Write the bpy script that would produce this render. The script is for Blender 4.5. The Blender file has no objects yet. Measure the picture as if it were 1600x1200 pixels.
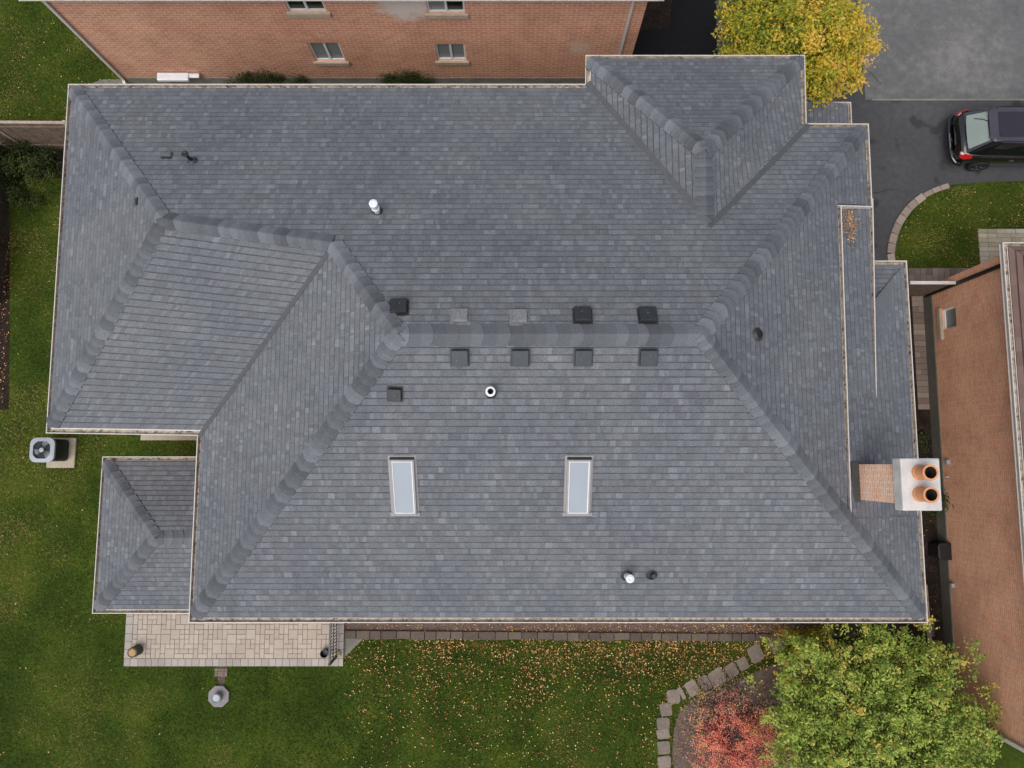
import bpy, bmesh, math, random
import numpy as np
from mathutils import Vector, Matrix
random.seed(7); rng=np.random.default_rng(11)
S=bpy.context.scene; COL=S.collection
# ------------------------------------------------------------------ camera
F=1150.;H=25.;TAU=math.atan(125/F); ct,st=math.cos(TAU),math.sin(TAU)
cam=bpy.data.cameras.new('camera'); camo=bpy.data.objects.new('camera',cam); COL.objects.link(camo)
camo.location=(0,0,H); camo.rotation_euler=(TAU,0,0); cam.sensor_width=36; cam.lens=F/1600*36
cam.clip_start=.5; cam.clip_end=2000; S.camera=camo
def un(px,py,Z=0.):            # where a sight line meets the height Z
    h=H-Z;a=(px-800)/F;b=(600-py)/F
    Y=h*(st+b*ct)/(ct-b*st); return (a*(Y*st+h*ct),Y)
def ray(px,py):
    a=(px-800)/F;b=(600-py)/F; return (a,st+b*ct,-ct+b*st)
def on_y(px,py,Y):
    d=ray(px,py);t=Y/d[1];return (d[0]*t,Y,H+d[2]*t)
def on_x(px,py,X):
    d=ray(px,py);t=X/d[0];return (X,d[1]*t,H+d[2]*t)
def on_z(px,py,zf,lift=0.):    # meet a roof slope given as z=zf(x,y)
    d=ray(px,py);lo,hi=5.,40.
    for _ in range(50):
        t=(lo+hi)/2
        if H+d[2]*t>zf(d[0]*t,d[1]*t)+lift: lo=t
        else: hi=t
    return (d[0]*lo,d[1]*lo,H+d[2]*lo)
def G(*pts,z=0.): return [un(px,py,z) for px,py in pts]
# ------------------------------------------------------------------ materials
def mat(name): 
    m=bpy.data.materials.new(name);m.use_nodes=True;nt=m.node_tree
    return m,nt,nt.nodes['Principled BSDF']
def N(nt,t,**k):
    n=nt.nodes.new(t)
    for a,b in k.items():
        if a.startswith('i_'): n.inputs[int(a[2:]) if a[2:].isdigit() else a[2:]].default_value=b
        else: setattr(n,a,b)
    return n
def ramp(nt,fac,stops,interp='LINEAR'):
    r=N(nt,'ShaderNodeValToRGB');e=r.color_ramp.elements;r.color_ramp.interpolation=interp
    while len(e)<len(stops): e.new(.5)
    for i,(p,c) in enumerate(stops): e[i].position=p;e[i].color=(*c,1)
    nt.links.new(fac,r.inputs[0]);return r.outputs[0]
def mixc(nt,fac,a,b,mode='MIX'):
    m=N(nt,'ShaderNodeMix',data_type='RGBA',blend_type=mode)
    for v,i in ((fac,0),(a,6),(b,7)):
        if hasattr(v,'links'): nt.links.new(v,m.inputs[i])
        elif i==0: m.inputs[0].default_value=v
        else: m.inputs[i].default_value=(*v,1)
    return m.outputs[2]
def geo(nt): return N(nt,'ShaderNodeNewGeometry').outputs['Position']
def noise(nt,scale,detail=3,rough=.6,vec=None):
    n=N(nt,'ShaderNodeTexNoise');n.inputs['Scale'].default_value=scale;n.inputs['Detail'].default_value=detail;n.inputs['Roughness'].default_value=rough
    nt.links.new(vec if vec is not None else geo(nt),n.inputs['Vector']);return n.outputs['Fac']
def bump(nt,b,h,strength=.3,dist=.02):
    n=N(nt,'ShaderNodeBump');n.inputs['Strength'].default_value=strength;n.inputs['Distance'].default_value=dist
    nt.links.new(h,n.inputs['Height']);nt.links.new(n.outputs[0],b.inputs['Normal'])
def attr(nt,name='rnd'): 
    a=N(nt,'ShaderNodeAttribute',attribute_name=name);return a.outputs['Fac']
def simple(name,c,rough=.6,metal=0,var=.15,scale=6,bmp=0,spec=None,coat=0):
    m,nt,b=mat(name)
    f=noise(nt,scale,4)
    col=ramp(nt,f,[(.3,tuple(x*(1-var) for x in c)),(.7,tuple(min(1,x*(1+var)) for x in c))])
    nt.links.new(col,b.inputs['Base Color']);b.inputs['Roughness'].default_value=rough;b.inputs['Metallic'].default_value=metal
    if coat: b.inputs['Coat Weight'].default_value=coat
    if spec is not None: b.inputs['Specular IOR Level'].default_value=spec
    if bmp: bump(nt,b,noise(nt,scale*8,3),bmp,.01)
    return m
def rndmat(name,stops,rough=.85,gran=60,gamt=.25,big=.0,bigs=.5,tint=None,bmp=.25,spec=.3,sub=0):
    """colour per face from the 'rnd' attribute, granules and large soft weathering"""
    m,nt,b=mat(name)
    c=ramp(nt,attr(nt),stops)
    g=ramp(nt,noise(nt,gran,3),[(.3,(1-gamt,)*3),(.7,(1+gamt,)*3)])
    c=mixc(nt,1,c,g,'MULTIPLY')
    if big:
        w=ramp(nt,noise(nt,bigs,4),[(.3,(1-big,)*3),(.7,tint or (1+big,)*3)])
        c=mixc(nt,1,c,w,'MULTIPLY')
    nt.links.new(c,b.inputs['Base Color']);b.inputs['Roughness'].default_value=rough;b.inputs['Specular IOR Level'].default_value=spec
    if bmp: bump(nt,b,noise(nt,gran*1.5,2),bmp,.006)
    if sub: b.inputs['Transmission Weight'].default_value=0
    return m
def k(c,f): return tuple(x*f for x in c)
sh=(.142,.150,.176)
M={}
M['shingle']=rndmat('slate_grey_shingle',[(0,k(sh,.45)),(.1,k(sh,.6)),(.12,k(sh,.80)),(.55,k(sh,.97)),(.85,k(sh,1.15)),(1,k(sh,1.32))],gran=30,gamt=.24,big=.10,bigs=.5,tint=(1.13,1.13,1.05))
M['cap']=rndmat('ridge_cap_shingle',[(0,(.078,.084,.096)),(.5,(.114,.121,.138)),(1,(.17,.179,.202))],gran=38,gamt=.2,big=.1,bigs=.6)
M['brownsh']=rndmat('brown_shingle',[(0,(.05,.03,.026)),(.1,(.06,.035,.03)),(.12,(.12,.075,.066)),(1,(.2,.13,.115))],gran=45,gamt=.15)
M['valley']=simple('valley_metal_grey',(.085,.09,.1),.7,var=.1)
M['trim']=simple('white_aluminium',(.60,.57,.54),.5,var=.08)
def gutmat():
    m,nt,b=mat('gutter_inside_dirt')
    c=ramp(nt,noise(nt,9,4,.7),[(.36,(.09,.07,.055)),(.46,(.34,.28,.22)),(.62,(.55,.48,.40))])
    nt.links.new(c,b.inputs['Base Color']);b.inputs['Roughness'].default_value=.7;return m
M['gutter_in']=gutmat()
def brickmat(name,c1,c2,mortar,bw=.36,rh=.085,patch=None):
    m,nt,b=mat(name)
    uv=N(nt,'ShaderNodeUVMap',uv_map='UVMap').outputs[0]
    t=N(nt,'ShaderNodeTexBrick');t.inputs['Scale'].default_value=1;t.inputs['Brick Width'].default_value=bw;t.inputs['Row Height'].default_value=rh
    t.inputs['Mortar Size'].default_value=.012;t.inputs['Mortar Smooth'].default_value=.3;t.inputs['Color1'].default_value=(*c1,1);t.inputs['Color2'].default_value=(*c2,1);t.inputs['Mortar'].default_value=(*mortar,1)
    nt.links.new(uv,t.inputs['Vector'])
    w=ramp(nt,noise(nt,.9,5,.65),[(.3,(.84,.8,.8)),(.5,(1,1,1)),(.7,(1.12,1.13,1.12))])
    g=ramp(nt,noise(nt,14,3),[(.3,(.86,)*3),(.7,(1.12,)*3)])
    c=mixc(nt,1,mixc(nt,1,t.outputs['Color'],w,'MULTIPLY'),g,'MULTIPLY')
    if patch:
        for (px,pz,r,amt) in patch:
            sx=N(nt,'ShaderNodeSeparateXYZ');nt.links.new(uv,sx.inputs[0])
            cb=N(nt,'ShaderNodeCombineXYZ');nt.links.new(sx.outputs[0],cb.inputs[0]);nt.links.new(sx.outputs[1],cb.inputs[1])
            d=N(nt,'ShaderNodeVectorMath',operation='DISTANCE');d.inputs[1].default_value=(px,pz,0);nt.links.new(cb.outputs[0],d.inputs[0])
            nn=N(nt,'ShaderNodeMath',operation='ADD');nt.links.new(d.outputs['Value'],nn.inputs[0])
            n2=N(nt,'ShaderNodeMath',operation='MULTIPLY_ADD');nt.links.new(noise(nt,2.5,4),n2.inputs[0]);n2.inputs[1].default_value=r*1.0;n2.inputs[2].default_value=-r*.5
            nt.links.new(n2.outputs[0],nn.inputs[1])
            f=ramp(nt,nn.outputs[0],[(r*.55,(amt,)*3),(r,(0,0,0))])
            c=mixc(nt,f,c,(.66,.60,.56))
    nt.links.new(c,b.inputs['Base Color']);b.inputs['Roughness'].default_value=.9;b.inputs['Specular IOR Level'].default_value=.2
    bump(nt,b,t.outputs['Fac'],-.4,.008);return m
M['brickE']=brickmat('tan_brick',(.72,.335,.20),(.78,.40,.255),(.8,.54,.40))
M['brickH']=brickmat('house_brick',(.37,.2,.13),(.45,.26,.17),(.5,.4,.32))
M['brickC']=brickmat('chimney_brick',(.82,.42,.26),(.88,.54,.38),(.92,.78,.66),bw=.27,rh=.085)
M['concrete']=simple('grey_concrete',(.20,.19,.165),.9,var=.2,scale=3,bmp=.2)
M['found']=simple('foundation_parging',(.125,.118,.098),.9,var=.15,scale=2,bmp=.2)
M['limestone']=simple('limestone_sill',(.42,.36,.27),.85,var=.12,scale=5)
M['cap_conc']=simple('chimney_crown_concrete',(.56,.54,.53),.85,var=.16,scale=3.5,bmp=.15)
M['clay']=simple('clay_flue',(.62,.27,.12),.7,var=.14,scale=5)
M['soot']=simple('soot',(.02,.015,.012),.9)
M['flash']=simple('dark_flashing',(.035,.037,.036),.55,var=.2)
M['vent']=simple('vent_dark_metal',(.032,.035,.038),.45,var=.2,scale=9,metal=.2)
M['ventblue']=simple('vent_slate_metal',(.045,.055,.065),.45,var=.12,scale=7,metal=.2)
M['ventold']=simple('vent_weathered',(.19,.195,.21),.7,var=.3,scale=16)
M['white']=simple('white_paint',(.74,.76,.80),.45,var=.06)
M['steel']=simple('galvanised',(.30,.32,.36),.5,var=.2,metal=.2)
M['skyframe']=simple('skylight_frame',(.30,.285,.28),.5,var=.06)
M['skyglass']=simple('skylight_dome',(.32,.36,.41),.30,var=.03,scale=1.5)
M['black']=simple('black_metal',(.012,.013,.014),.45,var=.3)
M['blackpl']=simple('black_plastic',(.01,.01,.01),.5,var=.3)
M['wood']=simple('weathered_fence_wood',(.17,.125,.095),.85,var=.35,scale=5,bmp=.3)
M['woodl']=simple('pale_rail_wood',(.36,.29,.25),.85,var=.2,scale=6)
M['woodd']=simple('dark_fence_wood',(.05,.04,.032),.9,var=.4,scale=6)
M['bark']=simple('bark',(.10,.075,.055),.9,var=.3,scale=12,bmp=.5)
M['mulch']=None
def groundmat(name,stops,s1=1.2,s2=14,mix=.5,rough=.95,bm=.4,bs=60,stops2=None):
    m,nt,b=mat(name)
    f1=noise(nt,s1,5,.6);f2=noise(nt,s2,4,.7)
    a=N(nt,'ShaderNodeMix',data_type='FLOAT');a.inputs[0].default_value=mix;nt.links.new(f1,a.inputs[2]);nt.links.new(f2,a.inputs[3])
    c=ramp(nt,a.outputs[0],stops)
    nt.links.new(c,b.inputs['Base Color']);b.inputs['Roughness'].default_value=rough;b.inputs['Specular IOR Level'].default_value=.2
    bump(nt,b,noise(nt,bs,3,.7),bm,.02);return m
M['lawn']=groundmat('lawn_turf',[(.3,(.014,.024,.002)),(.45,(.028,.05,.004)),(.55,(.046,.075,.006)),(.7,(.11,.11,.018))],s1=.7,s2=9,mix=.45)
M['mulch']=groundmat('bark_mulch',[(.3,(.045,.03,.025)),(.5,(.12,.088,.075)),(.7,(.24,.18,.15))],s1=3,s2=22,mix=.7)
M['soil']=groundmat('dark_soil',[(.3,(.008,.006,.005)),(.5,(.02,.014,.011)),(.7,(.07,.045,.03))],s1=3,s2=16,mix=.6)
M['asphalt']=groundmat('asphalt',[(.25,(.050,.051,.055)),(.5,(.070,.071,.077)),(.75,(.102,.103,.108))],s1=.5,s2=5,mix=.5,rough=.85,bs=120,bm=.25)
_nt=M['asphalt'].node_tree;_b=_nt.nodes['Principled BSDF'];_c=_b.inputs['Base Color'].links[0].from_socket
_st=ramp(_nt,noise(_nt,1.3,2,.4),[(.30,(.55,.55,.56)),(.38,(1,1,1)),(.72,(1,1,1)),(.8,(1.25,1.24,1.2))])
_nt.links.new(mixc(_nt,1,_c,_st,'MULTIPLY'),_b.inputs['Base Color'])
M['asphaltold']=groundmat('worn_asphalt',[(.3,(.085,.085,.09)),(.5,(.135,.134,.136)),(.68,(.21,.205,.20))],s1=.45,s2=3.5,mix=.45,rough=.85,bs=120,bm=.25)
M['asphaltdark']=groundmat('shaded_asphalt',[(.3,(.004,.004,.005)),(.6,(.009,.009,.011)),(.8,(.016,.015,.016))],s1=.5,s2=6,rough=.8,bs=120)  # dark asphalt with the tree's shadow put into its near-black colour
M['paver']=rndmat('patio_paver',[(0,(.39,.33,.275)),(1,(.455,.39,.33))],gran=30,gamt=.1,big=.08,bigs=.8)
M['pavergrey']=rndmat('border_paver',[(0,(.33,.29,.265)),(1,(.41,.37,.34))],gran=30,gamt=.1,big=.07,bigs=.8)
M['paverbrown']=rndmat('walk_paver',[(0,(.16,.12,.10)),(1,(.27,.21,.175))],gran=25,gamt=.15,big=.15,bigs=1)
M['paverpale']=rndmat('mossy_paver',[(0,(.30,.28,.17)),(.6,(.40,.35,.28)),(1,(.46,.42,.36))],gran=20,gamt=.15,big=.12,bigs=2)
M['joint']=simple('joint_sand',(.20,.16,.125),.95,var=.2)
M['stone']=rndmat('flagstone',[(0,(.16,.13,.11)),(1,(.24,.20,.17))],gran=14,gamt=.16,big=.1,bigs=3)
M['edgest']=rndmat('edging_stone',[(0,(.085,.065,.055)),(1,(.13,.105,.085))],gran=16,gamt=.2,big=.1,bigs=3)
M['kerbst']=rndmat('kerb_stone',[(0,(.25,.2,.17)),(1,(.36,.29,.25))],gran=20,gamt=.14)
def leafmat(name,stops,tr=.25,rough=.6):
    m,nt,b=mat(name)
    c=ramp(nt,attr(nt),stops)
    nt.links.new(c,b.inputs['Base Color']);b.inputs['Roughness'].default_value=rough;b.inputs['Specular IOR Level'].default_value=.25
    t=N(nt,'ShaderNodeBsdfTranslucent');nt.links.new(c,t.inputs[0])
    mx=N(nt,'ShaderNodeMixShader');mx.inputs[0].default_value=tr
    nt.links.new(b.outputs[0],mx.inputs[1]);nt.links.new(t.outputs[0],mx.inputs[2]);nt.links.new(mx.outputs[0],nt.nodes['Material Output'].inputs[0]);return m
M['leafY']=leafmat('yellow_green_leaf',[(0,(.09,.13,.015)),(.35,(.24,.30,.03)),(.62,(.46,.42,.04)),(.85,(.70,.46,.04)),(1,(.80,.50,.12))])
M['leafG']=leafmat('green_leaf',[(0,(.06,.07,.02)),(.3,(.14,.22,.035)),(.62,(.31,.42,.07)),(.88,(.52,.58,.13)),(1,(.66,.44,.10))])
M['leafR']=leafmat('red_leaf',[(0,(.35,.09,.08)),(.4,(.80,.18,.15)),(.75,(.95,.34,.24)),(.93,(.92,.52,.28)),(1,(.6,.6,.12))])
M['leafD']=leafmat('dark_leaf',[(0,(.01,.02,.005)),(.6,(.032,.055,.01)),(1,(.08,.11,.02))])
M['fallen']=leafmat('fallen_leaf',[(0,(.08,.03,.014)),(.4,(.30,.12,.04)),(.65,(.68,.36,.13)),(.9,(.92,.66,.36)),(1,(.7,.6,.12))],tr=.1)
M['litter']=leafmat('dry_leaf_litter',[(0,(.10,.06,.04)),(.5,(.34,.22,.13)),(1,(.62,.45,.30))],tr=.05)
M['leafM']=leafmat('mauve_leaf',[(0,(.14,.09,.08)),(.5,(.30,.19,.17)),(.9,(.42,.28,.24)),(1,(.55,.55,.10))],tr=.15)
M['grass']=leafmat('grass_blade',[(0,(.018,.036,.003)),(.4,(.05,.094,.006)),(.72,(.12,.16,.015)),(1,(.32,.26,.07))],tr=.15)
M['twig']=simple('dry_twig',(.13,.09,.07),.9,var=.3)
M['carblack']=simple('black_car_paint',(.006,.006,.007),.18,var=.1,coat=1)
M['carglass']=simple('dark_car_glass',(.008,.009,.011),.05,var=.05)
M['carroof']=simple('car_roof_panel',(.05,.046,.062),.3,var=.08,scale=2,coat=.5)
M['sunroofm']=simple('tinted_roof_glass',(.028,.026,.036),.15,var=.05)
M['carrear']=simple('rear_window_glass',(.27,.33,.315),.25,var=.05,scale=2)  # sky reflection painted in as a pale base colour
M['chrome']=simple('chrome',(.6,.6,.62),.2,metal=.9,var=.05)
M['red']=simple('red_lamp',(.45,.012,.012),.2,var=.1)
M['clear']=simple('clear_lamp',(.7,.7,.7),.2,var=.05)
M['tyre']=simple('tyre_rubber',(.015,.015,.016),.85,var=.2)
M['acwhite']=simple('grey_white_panel',(.33,.36,.41),.5,var=.05)
M['acdark']=simple('dark_teal_grille',(.022,.033,.035),.5,var=.2)
M['potclay']=simple('tan_wood_top',(.42,.26,.12),.8,var=.25,scale=25)
M['potside']=simple('mossy_bark_side',(.07,.075,.055),.9,var=.3,scale=20)
M['rock']=simple('tan_rock',(.36,.33,.2),.9,var=.2,scale=15)
M['octa']=simple('grey_slab',(.24,.225,.235),.85,var=.16,scale=8)
M['blueglass']=simple('window_glass',(.20,.235,.24),.15,var=.08,scale=3)
M['darkglass']=simple('window_glass_dark',(.012,.02,.012),.12,var=.5,scale=3)
# ------------------------------------------------------------------ mesh builder
class MB:
    def __init__(s): s.v=[];s.f=[];s.m=[];s.r=[];s.uv=[]
    def face(s,pts,m=0,r=.5,uv=None):
        i=len(s.v);s.v.extend([tuple(p) for p in pts]);s.f.append(tuple(range(i,i+len(pts))));s.m.append(m);s.r.append(r)
        if uv is None:
            a=Vector(pts[0]);n=(Vector(pts[1])-a).cross(Vector(pts[2])-a)
            if len(pts)>3 and n.length<1e-9: n=(Vector(pts[2])-a).cross(Vector(pts[3])-a)
            ax,ay,az=abs(n.x),abs(n.y),abs(n.z)
            if az>=max(ax,ay): uv=[(p[0],p[1]) for p in pts]
            elif ay>ax: uv=[(p[0],p[2]) for p in pts]
            else: uv=[(p[1],p[2]) for p in pts]
        s.uv.extend(uv)
    def box(s,x0,x1,y0,y1,z0,z1,m=0,r=.5,skip=''):
        s.fbox((x0,y0,z0),(x1-x0,0,0),(0,y1-y0,0),(0,0,z1-z0),m,r,skip)
    def fbox(s,o,a,b,c,m=0,r=.5,skip='',taper=0):
        o,a,b,c=map(Vector,(o,a,b,c));P=[o,o+a,o+a+b,o+b];t=(a+b)*.5
        Q=[p+c+((o+t-p)*taper) for p in P]
        if '-' not in skip: s.face([P[3],P[2],P[1],P[0]],m,r)
        s.face(Q,m,r)
        for i in range(4): s.face([P[i],P[(i+1)%4],Q[(i+1)%4],Q[i]],m,r)
    def prism(s,poly,z0,z1,m=0,r=.5,top=True,bottom=False,mtop=None):
        A=sum(poly[i][0]*poly[(i+1)%len(poly)][1]-poly[(i+1)%len(poly)][0]*poly[i][1] for i in range(len(poly)))
        if A<0: poly=poly[::-1]
        n=len(poly)
        for i in range(n):
            a,b=poly[i],poly[(i+1)%n]; s.face([(a[0],a[1],z0),(b[0],b[1],z0),(b[0],b[1],z1),(a[0],a[1],z1)],m,r)
        if top: s.face([(p[0],p[1],z1) for p in poly],m if mtop is None else mtop,r)
        if bottom: s.face([(p[0],p[1],z0) for p in poly[::-1]],m,r)
    def tube(s,pts,rad,m=0,r=.5,n=10,capend=True):
        pts=[Vector(p) for p in pts];rad=rad if isinstance(rad,(list,tuple)) else [rad]*len(pts);rings=[]
        for i,p in enumerate(pts):
            d=(pts[min(i+1,len(pts)-1)]-pts[max(i-1,0)]).normalized();u=d.cross(Vector((0,0,1)))
            if u.length<.05: u=d.cross(Vector((0,1,0)))
            u.normalize();w=d.cross(u)
            rings.append([p+(u*math.cos(2*math.pi*j/n)+w*math.sin(2*math.pi*j/n))*rad[i] for j in range(n)])
        for i in range(len(pts)-1):
            for j in range(n):
                s.face([rings[i][j],rings[i+1][j],rings[i+1][(j+1)%n],rings[i][(j+1)%n]],m,r)
        if capend: s.face(rings[0],m,r);s.face(rings[-1][::-1],m,r)
    def lathe(s,c,prof,m=0,r=.5,n=20,ms=None):   # prof: (radius,z) up a vertical axis at c
        c=Vector(c)
        for i in range(len(prof)-1):
            mm=ms[i] if ms else m
            for j in range(n):
                a0,a1=2*math.pi*j/n,2*math.pi*(j+1)/n
                def q(k_,a): return c+Vector((prof[k_][0]*math.cos(a),prof[k_][0]*math.sin(a),prof[k_][1]))
                if prof[i][0]<1e-5: s.face([q(i,a0),q(i+1,a1),q(i+1,a0)][::-1],mm,r)
                elif prof[i+1][0]<1e-5: s.face([q(i,a0),q(i,a1),q(i+1,a0)],mm,r)
                else: s.face([q(i,a0),q(i,a1),q(i+1,a1),q(i+1,a0)],mm,r)
    def build(s,name,mats,parent=None,smooth=False,bevel=0,merge=False):
        me=bpy.data.meshes.new(name);me.from_pydata(s.v,[],s.f)
        for m in (mats if isinstance(mats,(list,tuple)) else [mats]): me.materials.append(M[m])
        me.polygons.foreach_set('material_index',s.m)
        a=me.attributes.new('rnd','FLOAT','FACE');a.data.foreach_set('value',s.r)
        u=me.uv_layers.new(name='UVMap');u.data.foreach_set('uv',[c for t in s.uv for c in t])
        if merge or bevel or smooth:
            bm=bmesh.new();bm.from_mesh(me);bmesh.ops.remove_doubles(bm,verts=bm.verts,dist=1e-4);bm.to_mesh(me);bm.free()
        if smooth: me.polygons.foreach_set('use_smooth',[True]*len(me.polygons))
        me.update()
        o=bpy.data.objects.new(name,me);COL.objects.link(o)
        if parent is not None:
            o.parent=parent;o.matrix_parent_inverse=Matrix.Translation(-parent.location) if parent.type=='EMPTY' else Matrix()
            if parent.type!='EMPTY': pass
        if bevel:
            b=o.modifiers.new('bevel','BEVEL');b.width=bevel;b.segments=2;b.limit_method='ANGLE'
        return o
def npmesh(name,verts,faces,rnd,matn,parent=None,nside=None):
    me=bpy.data.meshes.new(name);nv=len(verts);nf=len(faces);k_=faces.shape[1]
    me.vertices.add(nv);me.vertices.foreach_set('co',verts.astype(np.float32).ravel())
    me.loops.add(nf*k_);me.loops.foreach_set('vertex_index',faces.astype(np.int32).ravel())
    me.polygons.add(nf);me.polygons.foreach_set('loop_start',(np.arange(nf)*k_).astype(np.int32))
    me.materials.append(M[matn])
    me.update(calc_edges=True)
    a=me.attributes.new('rnd','FLOAT','FACE');a.data.foreach_set('value',rnd.astype(np.float32))
    o=bpy.data.objects.new(name,me);COL.objects.link(o)
    if parent is not None: o.parent=parent;o.matrix_parent_inverse=Matrix.Translation(-parent.location)
    return o
def tag(o,label=None,cat=None,group=None,kind=None):
    for a,b in (('label',label),('category',cat),('group',group),('kind',kind)):
        if b: o[a]=b
    return o
def thing(name,label,cat,loc=(0,0,0),group=None):
    o=bpy.data.objects.new(name,None);o.location=loc;o.empty_display_size=.3;COL.objects.link(o);return tag(o,label,cat,group)
def sub(o,parent):   # attach as a sub-part of a mesh whose own transform is its thing's
    o.parent=parent;return o
# ------------------------------------------------------------------ polygon helpers
def clip(poly,rect):  # clip any polygon by an axis-aligned rectangle
    def cut(P,f,ix):
        out=[]
        for i in range(len(P)):
            a,b=P[i-1],P[i];fa,fb=f(a),f(b)
            if (fa>=0)!=(fb>=0): t=fa/(fa-fb);out.append((a[0]+t*(b[0]-a[0]),a[1]+t*(b[1]-a[1])))
            if fb>=0: out.append(b)
        return out
    u0,u1,v0,v1=rect
    for f in (lambda p:p[0]-u0,lambda p:u1-p[0],lambda p:p[1]-v0,lambda p:v1-p[1]):
        poly=cut(poly,f,0)
        if len(poly)<3: return []
    return poly
def area(P): return abs(sum(P[i-1][0]*P[i][1]-P[i][0]*P[i-1][1] for i in range(len(P))))/2
def inside(p,P):
    c=False
    for i in range(len(P)):
        a,b=P[i-1],P[i]
        if (a[1]>p[1])!=(b[1]>p[1]) and p[0]<(b[0]-a[0])*(p[1]-a[1])/(b[1]-a[1])+a[0]: c=not c
    return c
EXP=.15
def shingle_face(mb,polys,zf,O,V,exp=EXP,base=True,wmin=.05,wmax=.135):
    """courses of shingle tabs on the slope z=zf over plan polygons; V = plan direction up the slope"""
    V=Vector((V[0],V[1])).normalized();U=Vector((V.y,-V.x));O=Vector(O)
    def to(p): d=Vector(p)-O;return (d.dot(U),d.dot(V))
    def back(q,l): p=O+U*q[0]+V*q[1];return (p.x,p.y,zf(p.x,p.y)+l)
    for P0 in polys:
        P=[to(p) for p in P0]
        A=sum(P[i-1][0]*P[i][1]-P[i][0]*P[i-1][1] for i in range(len(P)))
        if A<0: P=P[::-1]
        umin,umax=min(p[0] for p in P),max(p[0] for p in P);vmin,vmax=min(p[1] for p in P),max(p[1] for p in P)
        if base: mb.face([back(p,-.012) for p in P],0,.3)
        rows=range(int(math.floor(vmin/exp)),int(math.ceil(vmax/exp)))
        for r_ in rows:
            v0,v1=r_*exp,(r_+1)*exp
            R=random.Random(r_*977+int(O.x*31+O.y*17));u=math.floor(umin)-1+R.uniform(0,.3);wob=R.uniform(-.004,.004)
            rowt=R.uniform(-.05,.05)
            while u<umax:
                w=R.uniform(wmin,wmax) if R.random()<.8 else R.uniform(wmax,wmax*1.5)
                s_=min(1,max(.13,R.gauss(.5,.2)+rowt*.6+(R.random()<.05)*R.uniform(.1,.25)))
                if u+w>umin:
                    Q=clip(P,(u,u+w,v0,v1))
                    if len(Q)>=3 and area(Q)>1e-4:
                        dark=v1-exp*.17
                        thick=.009+R.uniform(-.002,.006)
                        def lift(q): return .002+thick*(v1-q[1])/exp
                        Qa=clip(Q,(u,u+w,v0,dark));Qb=clip(Q,(u,u+w,dark,v1))
                        if len(Qa)>=3: mb.face([back(q,lift(q)) for q in Qa],0,s_)
                        if len(Qb)>=3: mb.face([back(q,lift(q)) for q in Qb],0,R.uniform(0.0,.11))  # dark top band paints in the course shadow below the next butt
                        lo=[q for q in Q if abs(q[1]-v0)<1e-6]
                        if len(lo)>=2:
                            a=min(lo);b=max(lo);mb.face([back(a,-.012),back(b,-.012),back(b,lift(b)),back(a,lift(a))],0,.05)
                u+=w
def cap_line(name,P0,P1,zl,zr,parent,w=.215,ex=.24,amp=.9,par=True):
    """overlapping cap shingles from the low end P0 to the high end P1"""
    mb=MB();P0,P1=Vector(P0),Vector(P1);d=(P1-P0);L=d.xy.length;u=d.xy.normalized();n=Vector((-u.y,u.x))
    K=7;s=0.;R=random.Random(int(P0.x*100+P0.y*10))
    while s<L:
        e=ex*R.uniform(.85,1.15);sh=min(1,max(0,R.gauss(.55,.2)));rows=[]
        for q,(ss,lf) in enumerate(((s,.042*amp),(s+e*.5,.026*amp),(s+e*1.12,.003))):
            ss=min(ss,L);row=[]
            for j in range(-K,K+1):
                t=j/K;o_=n*(t*w);sc=(.09*t*t if q==0 else (.045*t*t if q==1 else 0))
                s2=min(ss+sc,L);p=(P0.xy+u*s2+o_);zc=P0.z+(P1.z-P0.z)*s2/L
                zp=(zl if t>0 else zr)(p.x,p.y)
                zz=zp+lf+.012+.034*amp*(1-t*t)**1.5*(.75 if q==2 else 1)
                row.append(Vector((p.x,p.y,min(zz,zc+.034*amp+lf+.012))))
            rows.append(row)
        for a,b in ((0,1),(1,2)):
            for j in range(2*K): mb.face([rows[a][j+1],rows[a][j],rows[b][j],rows[b][j+1]],0,min(1,max(0,sh+(.10 if a==0 else -.06))))  # light on the raised lower half put into the tone, upper half darker
        for j in range(2*K):
            a,b=rows[0][j],rows[0][j+1];dz=Vector((0,0,-.03*amp-.01));mb.face([a+dz,b+dz,b,a],0,max(0,sh-.35))  # butt faces darkened to paint the shadow at each raised end
        for e_,sg in ((0,1),(2*K,-1)):
            for a in (0,1):
                p,q=rows[a][e_],rows[a+1][e_];dz=Vector((0,0,-.05));mb.face([p+dz,q+dz,q,p],0,0)
        s+=e
    return mb.build(name,'cap',parent,smooth=False)
# ------------------------------------------------------------------ the house with the big slate roof
E0=6.;YN,YS,XE,XW=10.25,-3.95,10.42,-8.1;YR=2.756;ZR=9.5
tN=(ZR-E0)/(YN-YR);tS=(ZR-E0)/(YR-YS);RW=(-2.43,YR,ZR);RE=(4.04,YR,ZR);tE=(ZR-E0)/(XE-RE[0]);tW=(ZR-E0)/(RW[0]-XW)
R1=(-8.26,5.75,8.10);R2=(-4.15,5.08,8.415);XWW=-12.02;tWW=2.1/(R1[0]-XWW)
zN=lambda x,y:E0+tN*(YN-y)
zS=lambda x,y:E0+tS*(y-YS)
zE=lambda x,y:E0+tE*(XE-x)
zW=lambda x,y:E0+tW*(x-XW)
zWW=lambda x,y:E0+tWW*(x-XWW)
def plane(a,b,c):
    n=(Vector(b)-Vector(a)).cross(Vector(c)-Vector(a));return lambda x,y:a[2]-(n.x*(x-a[0])+n.y*(y-a[1]))/n.z
g=.13
SWw=(-12.0,.8);in1=(-8.1,.74)
Bv=(2.0,10.25);B1=(2.02,11.08);B2=(7.98,11.08);B3=(7.67,8.82);VT=(4.585,5.59,8.17);BT=(4.6,7.45,8.17);NEc=(9.3,8.82)
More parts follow.
